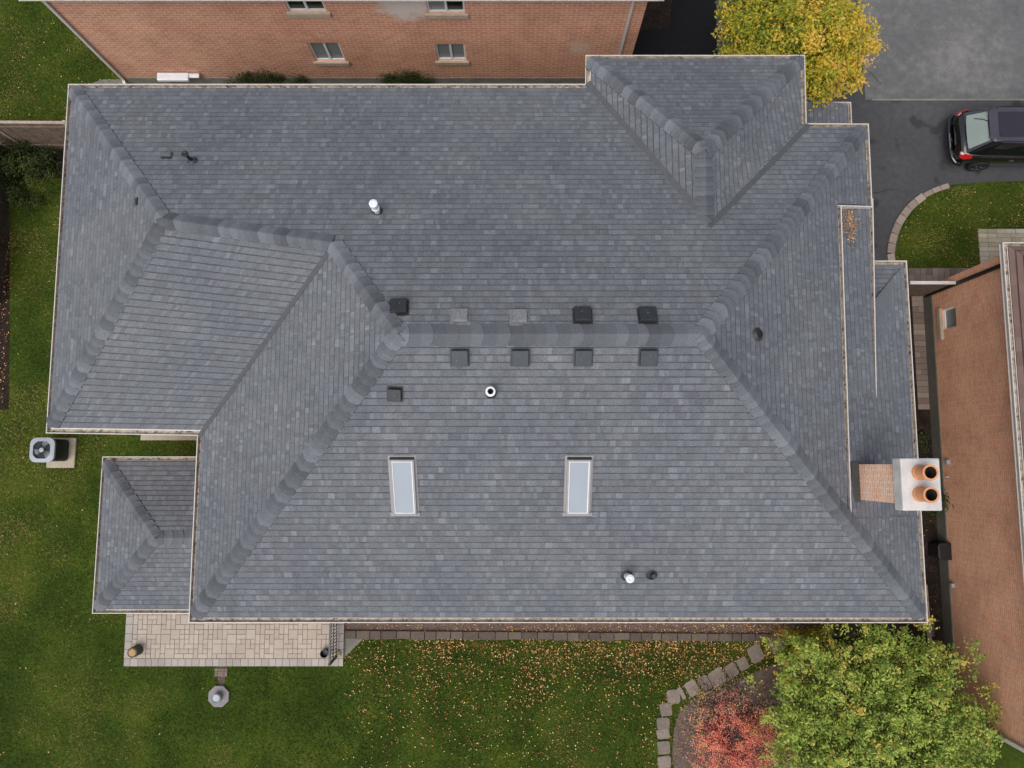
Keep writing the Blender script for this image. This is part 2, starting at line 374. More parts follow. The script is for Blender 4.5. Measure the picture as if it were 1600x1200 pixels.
g0=(9.3,6.62);g1=(8.23,6.44);g3=(8.06,-1.3)
zBW=lambda x,y:E0+(2.17/2.59)*(x-2.01)
zBN=lambda x,y:E0+(2.17/(B2[1]-BT[1]))*(B2[1]-y)
zBE1=plane((B2[0],B2[1],E0),(B3[0],B3[1],zN(*B3)),VT)
zBE2=plane((B2[0],B2[1],E0),VT,BT)
house=thing('brick_house','large house under a slate grey hipped shingle roof with two skylights','house',(0,3,0))
mb=MB()
BIG=50
def cl(P,x0=-BIG,x1=BIG,y0=-BIG,y1=BIG): return clip([tuple(p[:2]) for p in P],(x0,x1,y0,y1))
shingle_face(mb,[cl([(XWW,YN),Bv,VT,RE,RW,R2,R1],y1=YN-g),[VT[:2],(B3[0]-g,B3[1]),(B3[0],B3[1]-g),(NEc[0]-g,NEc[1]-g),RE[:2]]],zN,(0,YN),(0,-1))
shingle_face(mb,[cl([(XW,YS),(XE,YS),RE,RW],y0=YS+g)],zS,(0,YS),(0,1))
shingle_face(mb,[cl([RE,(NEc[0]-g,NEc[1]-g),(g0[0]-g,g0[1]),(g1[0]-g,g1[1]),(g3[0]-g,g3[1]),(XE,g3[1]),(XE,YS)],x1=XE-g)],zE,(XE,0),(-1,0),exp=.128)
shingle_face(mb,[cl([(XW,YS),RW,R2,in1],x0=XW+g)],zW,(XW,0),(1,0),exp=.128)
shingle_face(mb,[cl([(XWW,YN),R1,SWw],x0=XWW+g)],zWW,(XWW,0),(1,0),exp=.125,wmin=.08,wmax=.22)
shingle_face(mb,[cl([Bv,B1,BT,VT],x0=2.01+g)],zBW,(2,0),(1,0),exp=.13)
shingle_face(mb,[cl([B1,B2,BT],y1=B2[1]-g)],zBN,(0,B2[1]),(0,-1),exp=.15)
e1=(B2[0]-g,B2[1]);e3=(B3[0]-g,B3[1])
shingle_face(mb,[[e1,e3,VT[:2]]],zBE1,(8,0),(-1,0),exp=.13)
shingle_face(mb,[[e1,VT[:2],BT[:2]]],zBE2,(8,0),(-1,0),exp=.13)
# the twisted south slope of the west wing: courses run between its eave and its ridge
c00=Vector((SWw[0]+.06,SWw[1]+g,E0+.05));c10=Vector((in1[0]+.1,in1[1]+g,E0+.05));c11=Vector(R2);c01=Vector(R1)
def bil(s,t): return c00*(1-s)*(1-t)+c10*s*(1-t)+c01*(1-s)*t+c11*s*t
nr=31
for i in range(nr):
    R=random.Random(i+500);s=-R.uniform(0,.05)
    while s<1:
        w=R.uniform(.014,.036);a,b=max(0,s),min(1,s+w)
        if b>a:
            t0,t1=i/nr,(i+1)/nr;td=t1-(t1-t0)*.17;th=.010+R.uniform(-.002,.004);Z=lambda l:Vector((0,0,l));sv=min(1,max(.13,R.gauss(.5,.16)))
            mb.face([bil(a,t0)+Z(th),bil(b,t0)+Z(th),bil(b,td)+Z(.003),bil(a,td)+Z(.003)],0,sv)
            mb.face([bil(a,td)+Z(.003),bil(b,td)+Z(.003),bil(b,t1)+Z(.002),bil(a,t1)+Z(.002)],0,R.uniform(0,.11))  # course shadow painted as a dark band on this slope too
            mb.face([bil(a,t0)-Z(.012),bil(b,t0)-Z(.012),bil(b,t0)+Z(th),bil(a,t0)+Z(th)],0,.05)
        s+=w
zWS=lambda x,y:E0+.50*(y-SWw[1])
roof=mb.build('roof','shingle',house)
h3=lambda p,z:(p[0],p[1],z)
low=lambda a,b,f:tuple(a[i]+(b[i]-a[i])*f for i in range(3))
for (a,b,zl,zr,kw) in [
    (low((XWW,YN,E0),R1,.035),R1,zN,zWW,{}),(low(h3(SWw,E0),R1,.035),R1,zWW,plane(h3(SWw,E0),R1,h3(in1,E0)),{}),
    (R1,R2,zN,plane(R1,R2,h3(in1,E0)),dict(ex=.33)),(R2,RW,zN,zW,{}),
    (low((XW,YS,E0),RW,.025),RW,zW,zS,{}),(low((XE,YS,E0),RE,.025),RE,zS,zE,{}),
    (low(h3(NEc,zN(*NEc)-.02),RE,.03),RE,zE,zN,{}),
    (low(h3(B1,E0),BT,.04),BT,zBN,zBW,{}),(low(h3(B2,E0),BT,.04),BT,zBE2,zBN,{}),(VT,low(BT,VT,-.02),zBW,zBE2,dict(amp=.5,w=.24)),
    ]:
    cap_line('hip_cap',a,b,zl,zr,house,**kw)
cap_line('ridge_cap',RE,RW,zS,zN,house,w=.24,ex=.5,amp=.35)
def strip(name,a,b,zf,w0,w1,parent,matn='valley'):
    a,b=Vector(a),Vector(b);u=(b-a).xy.normalized();n=Vector((-u.y,u.x));q=MB()
    P=[a.xy+n*w0,b.xy+n*w0,b.xy+n*w1,a.xy+n*w1];q.face([(p.x,p.y,zf(p.x,p.y)+.022) for p in P][::1],0)
    q.face([(P[i].x,P[i].y,zf(P[i].x,P[i].y)+dz) for i,dz in ((0,-.01),(1,-.01),(1,.022),(0,.022))],0)
    q.face([(P[i].x,P[i].y,zf(P[i].x,P[i].y)+dz) for i,dz in ((3,-.01),(2,-.01),(2,.022),(3,.022))],0)
    return q.build(name,matn,parent)
strip('valley_strip',h3(Bv,E0),VT,zBW,-.01,.12,house)
strip('valley_strip',h3(B3,zN(*B3)),VT,zN,.0,.13,house)
strip('valley_strip',h3(in1,E0),R2,zW,-.13,.0,house)
# eaves: gutters, fascia, soffit, walls
def gutter_run(path,parent,wd=.13,closed=False,fz=None,zbase=None):
    """path goes clockwise seen from above; outward is to the left of travel"""
    n=len(path);P=[Vector(p) for p in path]
    def nrm(i): d=(P[i+1]-P[i]).xy.normalized();return Vector((-d.y,d.x))
    def mit(i):
        if 0<i<n-1:
            a,b=nrm(i-1),nrm(i);m=(a+b);return m/(m.dot(a)) if m.length>.1 else a
        return nrm(0) if i==0 else nrm(n-2)
    prof=[(.0,.0,0),(.0,-.075,1),(wd-.03,-.085,1),(wd-.012,-.012,0),(wd-.008,.012,0),(wd+.012,.012,0),(wd+.014,-.012,0),(wd-.014,-.11,0),(.0,-.11,0)]
    # the path is the outer lip; profile offsets measured from the shingle edge = path - wd
    for i in range(n-1):
        q=MB();a,b=P[i],P[i+1];ma,mb_=mit(i),mit(i+1)
        def at(p,m,o,z): v=p.xy+m*(o-wd);return (v.x,v.y,p.z+z+.0)
        for j in range(len(prof)-1):
            (o0,z0,_),(o1,z1,mm)=prof[j],prof[j+1]
            q.face([at(a,ma,o0,z0),at(b,mb_,o0,z0),at(b,mb_,o1,z1),at(a,ma,o1,z1)],1 if j in(0,1,2) else 0)
        if i==0: q.face([at(a,ma,o,z) for o,z,_ in prof],0)
        if i==n-2: q.face([at(b,mb_,o,z) for o,z,_ in prof],0)
        # bright drip edge under the shingles
        q.face([at(a,ma,-.005,.004),at(b,mb_,-.005,.004),at(b,mb_,.022,-.006),at(a,ma,.022,-.006)],0)
        q.build('gutter',['trim','gutter_in'],parent)
    if zbase is not None:
        q=MB()
        for i in range(n-1):
            a,b=P[i],P[i+1];ma,mb_=mit(i),mit(i+1);A=a.xy-ma*(wd+.01);B=b.xy-mb_*(wd+.01)
            q.face([(A.x,A.y,zbase),(B.x,B.y,zbase),(B.x,B.y,b.z),(A.x,A.y,a.z)],0)
        q.build('fascia','trim',parent)
zNE=zN(*NEc)-.01
main_path=[(XE,g3[1]+.03,E0),(XE,YS,E0),(XW,YS,E0),(XW,in1[1],E0),(SWw[0],SWw[1],E0),(XWW-.02,YN,E0),(Bv[0],Bv[1],E0),(B1[0],B1[1],E0),(B2[0],B2[1],E0),(B3[0],B3[1],zN(*B3)-.02),(NEc[0],NEc[1],zNE-.03),(g0[0],g0[1]-.02,zE(*g0)-.03)]
gutter_run(main_path,house,zbase=E0-.16)
gutter_run([h3(g1,zE(*g1)-.03),h3((g3[0],g3[1]+.02),zE(*g3)-.03)],house,zbase=E0+.3)
q=MB()   # white trim up the short return of the roof edge
a,b=Vector(h3(g0,zE(*g0))),Vector(h3(g1,zE(*g1)));q.face([a+Vector((0,-.04,.02)),b+Vector((-.1,-.04,.02)),b+Vector((-.1,-.01,.02)),a+Vector((0,-.01,.02))],0);q.face([a+Vector((0,-.04,-.5)),b+Vector((-.1,-.04,-.8)),b+Vector((-.1,-.04,.02)),a+Vector((0,-.04,.02))],0)
q.build('rake_trim','trim',house)
outl=[(p[0],p[1]) for p in main_path]+[(g1[0],g1[1]),(g3[0],g3[1])]
ins=[(9.9,-1.7),(9.9,-3.5),(-7.65,-3.5),(-7.65,1.2),(-11.55,1.25),(-11.6,9.8),(2.45,9.8),(2.45,10.6),(7.5,10.6),(7.5,8.35),(8.85,8.35),(8.85,6.9),(7.8,6.6),(7.7,-1.7)]
q=MB();A=[(p[0],p[1],E0-.16) for p in outl];q.face(A,0);q.build('soffit','trim',house)
q=MB();q.prism(ins,0,E0-.17,0,top=False);q.build('wall','brickH',house)
# lower roofs on the street side
ZM=6.5
mo=[un(1364,322,ZM),un(1369,622,ZM)];xm0=8.0
def lower_roof(name,poly,zf,V,O,exp=.13):
    q=MB();shingle_face(q,[poly],zf,O,V,exp=exp);return q.build(name,'shingle',house)
zM=lambda x,y:ZM+.38*(mo[0][0]-x)
lower_roof('lower_roof',[(7.9,mo[0][1]+.2),(mo[0][0]-.11,mo[0][1]+.2),(mo[1][0]-.11,mo[1][1]),(7.9,mo[1][1])],zM,(-1,0),(mo[0][0],0))
gutter_run([(mo[0][0],mo[0][1]+.2,ZM),(mo[1][0],mo[1][1],ZM)],house,wd=.11,zbase=ZM-.2)
ZL=5.8
lo=[un(1383,408,ZL),un(1416,408,ZL),un(1444,812,ZL)]
def zL(x,y):
    f=min(1,max(0,(lo[1][1]-y)/(lo[1][1]-g3[1])));return (ZL+.36*(lo[1][0]+.1-x))*(1-f)+(zE(x,y)-.012)*f
zLN=lambda x,y:ZL+.36*(lo[1][1]-y)
cN=(lo[1][0],lo[1][1]);xx=9.0;hipin=(xx,cN[1]-(cN[0]-xx)+.0)
q=MB()
shingle_face(q,[[(cN[0]-.12,cN[1]-.12),(XE-.13,g3[1]),(8.0,g3[1]),(8.0,hipin[1]-1.2),hipin]],zL,(cN[0],0),(-1,0),exp=.135)
shingle_face(q,[[(cN[0]-.12,cN[1]-.12),hipin,(7.8,hipin[1]-1.2),(7.8,cN[1]-.12)]],zLN,(0,cN[1]),(0,-1),exp=.135)
q.build('lower_roof','shingle',house)
gutter_run([(8.9,cN[1],ZL),(cN[0],cN[1],ZL),(XE,g3[1]+.03,E0)][::1],house,wd=.12,zbase=ZL-.2)
q=MB();q.prism([(7.7,cN[1]-.5),(cN[0]-.5,cN[1]-.5),(lo[2][0]-.5,-1.3),(7.7,-1.3)],0,ZL-.1,0,top=False);q.prism([(7.7,8.0),(8.9,8.0),(8.9,3.2),(7.7,3.2)],0,ZM-.1,0,top=False);q.build('wall','brickH',house)
# a drift of dead leaves caught on the lower roof
# porch roof on the driveway side, low under the tree
ZP=3.6;pp=[un(1255,160,ZP),un(1329,160,ZP),un(1331,215,ZP)]
zP=lambda x,y:ZP+.32*(pp[1][0]-x)
q=MB();shingle_face(q,[[(6.6,pp[0][1]-.1),(pp[1][0]-.1,pp[1][1]-.1),(pp[2][0]-.1,7.8),(6.6,7.8)]],zP,(pp[1][0],0),(-1,0));q.build('porch_roof','shingle',house)
gutter_run([(6.6,pp[1][1],ZP),(pp[1][0],pp[1][1],ZP),(pp[2][0],7.8,ZP)],house,wd=.11,zbase=ZP-.2)
# covered patio roof at the back
ZB=3.0
b4=[un(158,714,ZB),un(300,714,ZB),un(296,958,ZB),un(146,958,ZB)];ym=(b4[0][1]+b4[3][1])/2;tb=.47
bx0=(b4[0][0]+b4[3][0])/2;by1,by0=b4[0][1],b4[3][1];bx1=-7.7;hb=(by1-by0)/2
zb_n=lambda x,y:ZB+tb*(by1-y)
zb_s=lambda x,y:ZB+tb*(y-by0)
zb_w=lambda x,y:ZB+tb*1.02*(x-bx0)
ap=(bx0+hb/1.02,ym,ZB+tb*hb)
q=MB()
shingle_face(q,[cl([(bx0,by1),(bx1,by1),(bx1,ym),ap],y1=by1-.12)],zb_n,(0,by1),(0,-1),exp=.14)
shingle_face(q,[cl([(bx0,by0),(bx1,by0),(bx1,ym),ap],y0=by0+.12)],zb_s,(0,by0),(0,1),exp=.14)
shingle_face(q,[cl([(bx0,by0),(bx0,by1),ap],x0=bx0+.12)],zb_w,(bx0,0),(1,0),exp=.14)
q.build('patio_roof','shingle',house)
cap_line('hip_cap',low((bx0,by1,ZB),ap,.06),ap,zb_n,zb_w,house,w=.2)
cap_line('hip_cap',low((bx0,by0,ZB),ap,.06),ap,zb_w,zb_s,house,w=.2)
cap_line('ridge_cap',(bx1,ym,ap[2]),ap,zb_s,zb_n,house,w=.2,ex=.3,amp=.3)
gutter_run([(bx1,by0,ZB),(bx0,by0,ZB),(bx0+.03,by1,ZB),(bx1,by1,ZB)],house,wd=.12,zbase=ZB-.18)
q=MB();q.face([(bx0,by0,ZB-.18),(bx1,by0,ZB-.18),(bx1,by1,ZB-.18),(bx0,by1,ZB-.18)],0);q.build('soffit','trim',house)
for yy in (by0+.45,by1-.45):
    q=MB();q.box(bx0+.4,bx0+.54,yy-.07,yy+.07,.1,ZB-.17);q.build('post','trim',house,bevel=.01)
# chimney
cy0=on_z(1338,789,lambda x,y:7.3)[1];ZC0,ZC1=8.85,9.2
xc=.515*(H-ZC0)-.03   # west face of the crown
yt=un(1430,716,ZC1)[1];yb=un(1430,798,ZC1)[1];xe_=un(1470,756,ZC1)[0]
q=MB();q.fbox((xc+.07,yb+.13,5.5),(xe_-xc-.19,0,0),(0,yt-yb-.26,0),(0,0,ZC0-5.5+.01))
chim=q.build('chimney','brickC',house);
q=MB();q.fbox((xc,yb,ZC0+.01),(xe_-xc,0,0),(0,yt-yb,0),(0,0,ZC1-ZC0));sub(q.build('chimney_crown','cap_conc',bevel=.025),chim)
def flue(px,py,bpx):
    x,y=un(bpx,py,ZC1);q=MB();q.lathe((x,y,ZC1),[(.165,0),(.165,.06),(.15,.08),(.15,.36),(.168,.38),(.168,.44),(.125,.44),(.118,.12),(.0,.1)],n=28,ms=[0,0,0,0,0,0,1,1]);return sub(q.build('flue_pot',['clay','soot'],smooth=False),chim)
flue(0,738,1436);flue(0,772,1437)
q=MB();q.fbox((xc-.12,yb+.08,6.7),(.18,0,0),(0,yt-yb-.16,0),(0,0,.48));q.fbox((xc+.1,yb+.10,6.2),(xe_-xc-.3,0,0),(0,.05,0),(0,0,.7));q.build('chimney_flashing','flash',house)
# things on the slopes
def frame(zf,p,V):
    x,y=p[0],p[1];e=1e-3;gx=(zf(x+e,y)-zf(x,y))/e;gy=(zf(x,y+e)-zf(x,y))/e
    n=Vector((-gx,-gy,1)).normalized();v=Vector((V[0],V[1],gx*V[0]+gy*V[1])).normalized();u=v.cross(n);return u,v,n
def box_vent(px,py,zf,V,m,sz=.37,hh=.13,yaw=0,fl=.03):
    p=Vector(on_z(px,py,zf,.12));p.z=zf(p.x,p.y);u,v,n=frame(zf,p,V)
    R=Matrix.Rotation(yaw,3,n);u=R@u;v=R@v
    q=MB();a=sz/2
    q.fbox(p-u*(a+fl)-v*(a+fl)+n*.012,u*2*(a+fl),v*2*(a+fl),n*.008,0)
    q.fbox(p-u*(a-.04)-v*(a-.04)+n*.015,u*2*(a-.04),v*2*(a-.04),n*(hh-.04),1)
    o=q.build('roof_vent',[m,'black'],house)
    q=MB();t=n*hh
    q.fbox(p-u*a-v*a+n*(hh-.045),u*2*a,v*2*a,n*.055,0,taper=.06)
    du=random.uniform(-.4,.4);dv=random.uniform(-.3,.4);q.tube([p+u*a*du+v*a*dv+n*hh,p+u*a*du+v*a*dv+n*(hh+.018)],.010,1,n=6)
    q.build('vent_hood',[m,'steel'],None,bevel=.008).parent=o
    return o
for px,py,m in ((622,480,'vent'),(911,493,'vent'),(1013,493,'vent')):
    box_vent(px,py,zN,(0,-1),m,yaw=(.05 if px==622 else 0))
for px,py in ((719,494),(812,495)): box_vent(px,py,zN,(0,-1),'ventold',sz=.33,hh=.1,fl=.05)
for px,py in ((718,556),(813,556),(912,556),(1014,556)): box_vent(px,py,zS,(0,1),'ventblue')
box_vent(616,614,zS,(0,1),'vent',sz=.3,yaw=-.06)
def skylight(px0,px1,py0,py1,tilt=0):
    c=Vector(on_z((px0+px1)/2,(py0+py1)/2,zS,.1));u,v,n=frame(zS,c,(0,1));c=Vector((c.x,c.y,zS(c.x,c.y)))
    a=Vector(on_z(px0,(py0+py1)/2,zS,.1));b=Vector(on_z(px1,(py0+py1)/2,zS,.1));hw=abs(b.x-a.x)/2-.02
    t=Vector(on_z((px0+px1)/2,py0,zS,.1));bt=Vector(on_z((px0+px1)/2,py1,zS,.1));hl=(t-bt).length/2
    q=MB();q.fbox(c-u*(hw+.05)-v*(hl+.03)+n*.013,u*2*(hw+.05),v*2*(hl+.05),n*.008,0)
    q.fbox(c-u*(hw+.07)-v*(hl+.04)+n*.022,u*2*(hw+.07),v*.09,n*.03,0);q.fbox(c-u*hw+v*(hl+.0)+n*.02,u*2*hw,v*.03,n*.1,1)
    w=.04
    for (o,uu,vv) in ((c-u*hw-v*hl,u*w,v*2*hl),(c+u*(hw-w)-v*hl,u*w,v*2*hl),(c-u*(hw-w)-v*hl,u*2*(hw-w),v*w*1.3),(c-u*(hw-w)+v*(hl-w),u*2*(hw-w),v*w)):
        q.fbox(o+n*.02,uu,vv,n*.1,0)
    o=q.build('skylight',['skyframe','flash'],house)
    q=MB();q.fbox(c-u*(hw-w)-v*(hl-w*1.3)+n*.07,u*2*(hw-w),v*(2*hl-w*2.3),n*.02,0)
    q.build('pane','skyglass').parent=o
    q=MB();e=.022;a2=hw-w;l0=hl-w*1.3;l1=hl-w
    for (oo,uu,vv) in ((c-u*a2-v*l0,u*e,v*(l0+l1)),(c+u*(a2-e)-v*l0,u*e,v*(l0+l1)),(c-u*(a2-e)-v*l0,u*2*(a2-e),v*e),(c-u*(a2-e)+v*(l1-e),u*2*(a2-e),v*e)):
        q.fbox(oo+n*.091,uu,vv,n*.012,0)
    q.build('glazing_seal','white').parent=o
skylight(610,650,716,803);skylight(884,924,716,803)
def pipe(name,px,py,zf,V,prof,m,collar='flash',cr=.11,ms=None,mats=None):
    p=Vector(on_z(px,py,zf));u,v,n=frame(zf,p,V);q=MB()
    q.lathe((p.x,p.y,p.z-.05),prof,ms=ms,n=18)
    o=q.build(name,mats or [m,'soot'],house,smooth=False)
    q=MB();pts=[p+(u*math.cos(a)+v*math.sin(a))*cr+n*.02 for a in [i*math.pi/8 for i in range(16)]];top=[p+(u*math.cos(a)+v*math.sin(a))*cr*.55+n*.08 for a in [i*math.pi/8 for i in range(16)]]
    for i in range(16): q.face([pts[i],pts[(i+1)%16],top[(i+1)%16],top[i]],0)
    q.build('pipe_collar',collar).parent=o
pipe('vent_pipe',301,252,zN,(0,-1),[(.04,0),(.04,.4),(.075,.46),(.085,.5),(.06,.52),(0,.51)],'black',cr=.13,ms=[0,0,0,0,0])
pipe('vent_pipe',590,331,zN,(0,-1),[(.075,0),(.075,.3),(.095,.3),(.095,.34),(.075,.36),(.075,.52),(.1,.52),(.1,.62),(.05,.64),(.05,.62),(0,.62)],'white',cr=.13)
pipe('vent_pipe',767,614,zS,(0,1),[(.075,0),(.075,.3),(.11,.33),(.11,.38),(.065,.39),(.06,.2),(0,.2)],'white',ms=[0,0,0,0,1,1],cr=.13)
pipe('vent_pipe',979,899,zS,(0,1),[(.075,0),(.075,.28),(.085,.3),(.075,.32),(.075,.5),(.1,.5),(.1,.6),(.05,.62),(0,.6)],'white',cr=.15)
pipe('vent_pipe',1018,898,zS,(0,1),[(.06,0),(.06,.14),(.05,.2),(.05,.34),(0,.34)],'vent',cr=.14)
pipe('vent_pipe',1183,523,zE,(-1,0),[(.1,0),(.12,.1),(.08,.15),(.07,.1),(0,.1)],'vent',cr=.16,ms=[0,0,0,1])
# two low patched shingle hoods
for px,py,zf,V in ((262,243,zN,(0,-1)),(212,316,zWW,(1,0))):
    p=Vector(on_z(px,py,zf));u,v,n=frame(zf,p,V);q=MB();w2=.14 if px==262 else .10;h2=.09 if px==262 else .07;q.fbox(p-u*(w2+.0)-v*h2,u*2*w2,v*2*h2,n*.08,0,.6,taper=.25);o=q.build('patch_hood','cap',house,bevel=.015);q=MB();q.fbox(p-u*w2*.9+v*(h2-.01),u*2*w2*.9,v*.05,n*.05,0);q.build('hood_dark_strip','flash').parent=o  # dark strip along the upper edge of each hood
# ------------------------------------------------------------------ ground
def sheet(name,poly,z,m,parent=None,kind='structure',holes=None):
    q=MB();A=sum(poly[i-1][0]*poly[i][1]-poly[i][0]*poly[i-1][1] for i in range(len(poly)))
    if A<0: poly=poly[::-1]
    q.face([(p[0],p[1],z) for p in poly]);o=q.build(name,m)
    o['kind']=kind;return o
q=MB();n_=24;ext=[-400,-60]+[-20+i*2 for i in range(21)]+[60,400]
for i in range(len(ext)-1):
    for j in range(len(ext)-1): q.face([(ext[i],ext[j],0),(ext[i+1],ext[j],0),(ext[i+1],ext[j+1],0),(ext[i],ext[j+1],0)])
tag(q.build('lawn','lawn',merge=True),kind='structure')
drive=[(6.9,3.5),(11.0,3.5)]+[un(*p) for p in ((1404,425),(1398,400),(1405,360),(1425,325),(1455,298),(1490,288),(1540,284),(1600,283))]+[(60,un(1600,283)[1]),(60,40),(un(977,121)[0]+.05,40),(un(977,121)[0]+.05,10.6),(6.9,10.6)]
sheet('driveway',drive,.006,'asphalt')
yd=un(1450,156)[1]
sheet('worn_driveway',[(un(1352,155)[0],yd),(60,yd-.15),(60,40),(un(1352,155)[0]-.3,40)],.011,'asphaltold')
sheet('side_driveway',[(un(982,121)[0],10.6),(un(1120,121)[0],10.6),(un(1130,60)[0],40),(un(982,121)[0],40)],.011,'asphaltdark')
xj0,xj1=un(1362,155)[0],40
q=MB();q.box(xj0,xj1,yd-.03,yd+.03,.006,.018);tag(q.build('driveway_seam','concrete'),kind='structure')
q=MB();R_=random.Random(21)
for (x,y,a,n) in ((10.9,9.4,.2,16),(13.2,13.5,2.4,22),(11.6,7.3,1.3,9)):
    for i in range(n):
        a+=R_.uniform(-.5,.5)*.6;l=R_.uniform(.1,.25);x2,y2=x+l*math.cos(a),y+l*math.sin(a);dx,dy=-math.sin(a)*.009,math.cos(a)*.009
        q.face([(x-dx,y-dy,.0125),(x2-dx,y2-dy,.0125),(x2+dx,y2+dy,.0125),(x+dx,y+dy,.0125)]);x,y=x2,y2
tag(q.build('asphalt_crack','soot'),kind='structure')
sheet('brick_apron',G((1000,47),(1045,44),(1050,0),(1060,-60),(1003,-60)),.016,'soil')
sheet('planting_bed',G((115,142),(980,142),(980,124),(160,124)),.009,'concrete')
sheet('flower_bed',G((535,970),(1460,970),(1460,995),(1250,996),(535,986)),.009,'mulch')
sheet('shrub_bed',G((1060,1250),(1050,1180),(1053,1140),(1062,1110),(1085,1092),(1120,1079),(1155,1063),(1190,1045),(1235,1030),(1290,1005),(1465,1000),(1480,1250)),.012,'mulch')
sheet('side_alley',G((1400,440),(1447,440),(1475,1000),(1482,1250),(1430,1250),(1420,800)),.008,'soil')
sheet('fence_bed',G((-60,228),(110,228),(110,280),(40,275),(16,300),(14,640),(-80,640)),.009,'soil')
# ------------------------------------------------------------------ paving
def ashlar(mb,x0,x1,y0,y1,c,z,z1,m,gap=.012,sizes=((1,1),(1,2),(2,1),(2,2),(1,1),(1,2)),rot=None):
    nx=max(1,round((x1-x0)/c));ny=max(1,round((y1-y0)/c));cx=(x1-x0)/nx;cy=(y1-y0)/ny;occ=set()
    for j in range(ny):
        for i in range(nx):
            if (i,j) in occ: continue
            a,b=random.choice(sizes)
            while any((i+p,j+q_) in occ or i+p>=nx or j+q_>=ny for p in range(a) for q_ in range(b)):
                a,b=(a,1) if b>1 else (1,1)
            for p in range(a):
                for q_ in range(b): occ.add((i+p,j+q_))
            jt=random.uniform(-.002,.003)
            mb.box(x0+i*cx+gap/2,x0+(i+a)*cx-gap/2,y0+j*cy+gap/2,y0+(j+b)*cy-gap/2,z,z1+jt,m,random.random(),skip='-')
pz=.12
px0,py0=un(193,1041,pz);px1=un(536,1041,pz)[0];
bw=.24
q=MB();q.box(px0,px1,py0,-.2,0,pz-.02,0)
ashlar(q,px0+bw,px1-.42,py0+bw,-.3,.155,pz-.03,pz,1,gap=.014)
x=px0
while x<px1-.05:
    w=random.uniform(.2,.26);q.box(x+.006,min(x+w,px1)-.006,py0,py0+bw-.008,pz-.05,pz+.004,2,random.random());x+=w
y=py0+bw
while y<-.3:
    w=random.uniform(.24,.32);q.box(px0,px0+bw-.01,y+.006,y+w-.006,pz-.05,pz+.004,2,random.random());q.box(px1-.4,px1,y+.006,y+w-.006,pz-.05,pz+.002,2,random.random());y+=w
tag(q.build('patio',['joint','paver','pavergrey']),kind='structure')
tag(sheet('bare_patch',G((337,1041),(355,1041),(350,1070),(342,1070)),.007,'mulch'),kind='structure')
q=MB();xs=un(336,1043)[0];ys=un(336,1043)[1]
ashlar(q,xs,xs+.42,ys-.28,ys-.02,.1,0,.03,0);tag(q.build('brick_step','paverbrown'),'small reddish brick step in the grass at the patio edge','paving')
q=MB();a=un(222,688);q.box(a[0],a[0]+1.9,a[1],a[1]+.8,0,.12,0,.5);tag(q.build('concrete_step','limestone',bevel=.01),'pale stone step showing under the eave between the air conditioner and the patio roof','step')
# walk and gate paving by the east neighbour
q=MB();a=un(1420,441);b=un(1530,419);q.box(a[0],b[0],a[1],b[1],0,.01,0);ashlar(q,a[0],b[0],a[1],b[1],.2,.01,.03,1,sizes=((1,1),(1,2),(1,1)));tag(q.build('paved_walk',['joint','paverbrown']),kind='structure')
q=MB();a=un(1531,415);b=un(1600,358);q.box(a[0],b[0]+1.6,a[1],b[1],0,.014,0);ashlar(q,a[0],b[0]+1.6,a[1],b[1],.16,.014,.04,1,sizes=((2,1),(3,1),(2,1)));tag(q.build('front_walk',['joint','paverpale']),kind='structure')
q=MB()
ya=un(1430,462)[1];yb_=un(1450,640)[1];xa,xb=un(1424,550)[0],un(1448,550)[0]
ashlar(q,xa+.1,xa+.5,yb_,ya,.2,.0,.035,0,sizes=((2,1),(2,1),(1,1)));ashlar(q,xa+.51,xa+.72,-8.5,ya,.2,.0,.04,0,sizes=((1,1),(1,2)))
tag(q.build('alley_pavers','paverbrown'),kind='structure')
# ------------------------------------------------------------------ kerb and stepping stones
def stone(name,c,rad,label,cat,group,h=.06,m='stone',n=7,el=1.,ang=0,z0=0):
    q=MB();R=random.Random(int(c[0]*1000+c[1]*77));pts=[]
    for i in range(n):
        a=ang+2*math.pi*(i+R.uniform(-.18,.18))/n;r_=rad*R.uniform(.9,1.08)
        x,y=r_*math.cos(2*math.pi*i/n+R.uniform(-.15,.15))*el,r_*math.sin(2*math.pi*i/n+R.uniform(-.15,.15));pts.append((c[0]+x*math.cos(ang)-y*math.sin(ang),c[1]+x*math.sin(ang)+y*math.cos(ang)))
    q.prism(pts,z0,z0+h,0,R.random());o=q.build(name,m,bevel=.015);return tag(o,label,cat,group)
def qstone(name,poly,h,m,label,cat,group,z0=0.,r=None):
    q=MB();q.prism(poly,z0,z0+h,0,random.random() if r is None else r);return tag(q.build(name,m,bevel=.015),label,cat,group)
st_=[(1213,1007,15,13),(1180,1021,13,14),(1160,1036,10,11),(1143,1047,11,12),(1120,1058,14,14),(1101,1066,9,12),(1081,1075,11,13),(1065,1083,4,11),(1052,1088,12,12),(1040,1108,11,11),(1036,1130,12,10),(1036,1146,12,8),(1037,1167,12,11),(1038,1190,12,10)]
ords=['nearest the roof corner, half under the green tree','second from the green tree','third from the green tree','fourth from the green tree','largest squarish slab near the middle of the arc','narrow slab below the largest squarish one','seventh from the tree, before the thin sliver','thin upright sliver between two broad stones','broad stone at the bend of the arc','round stone just after the bend','squarish stone above the split pair at the left','short stone under the squarish one','second from the picture foot beside the red bush','last one at the foot of the picture']
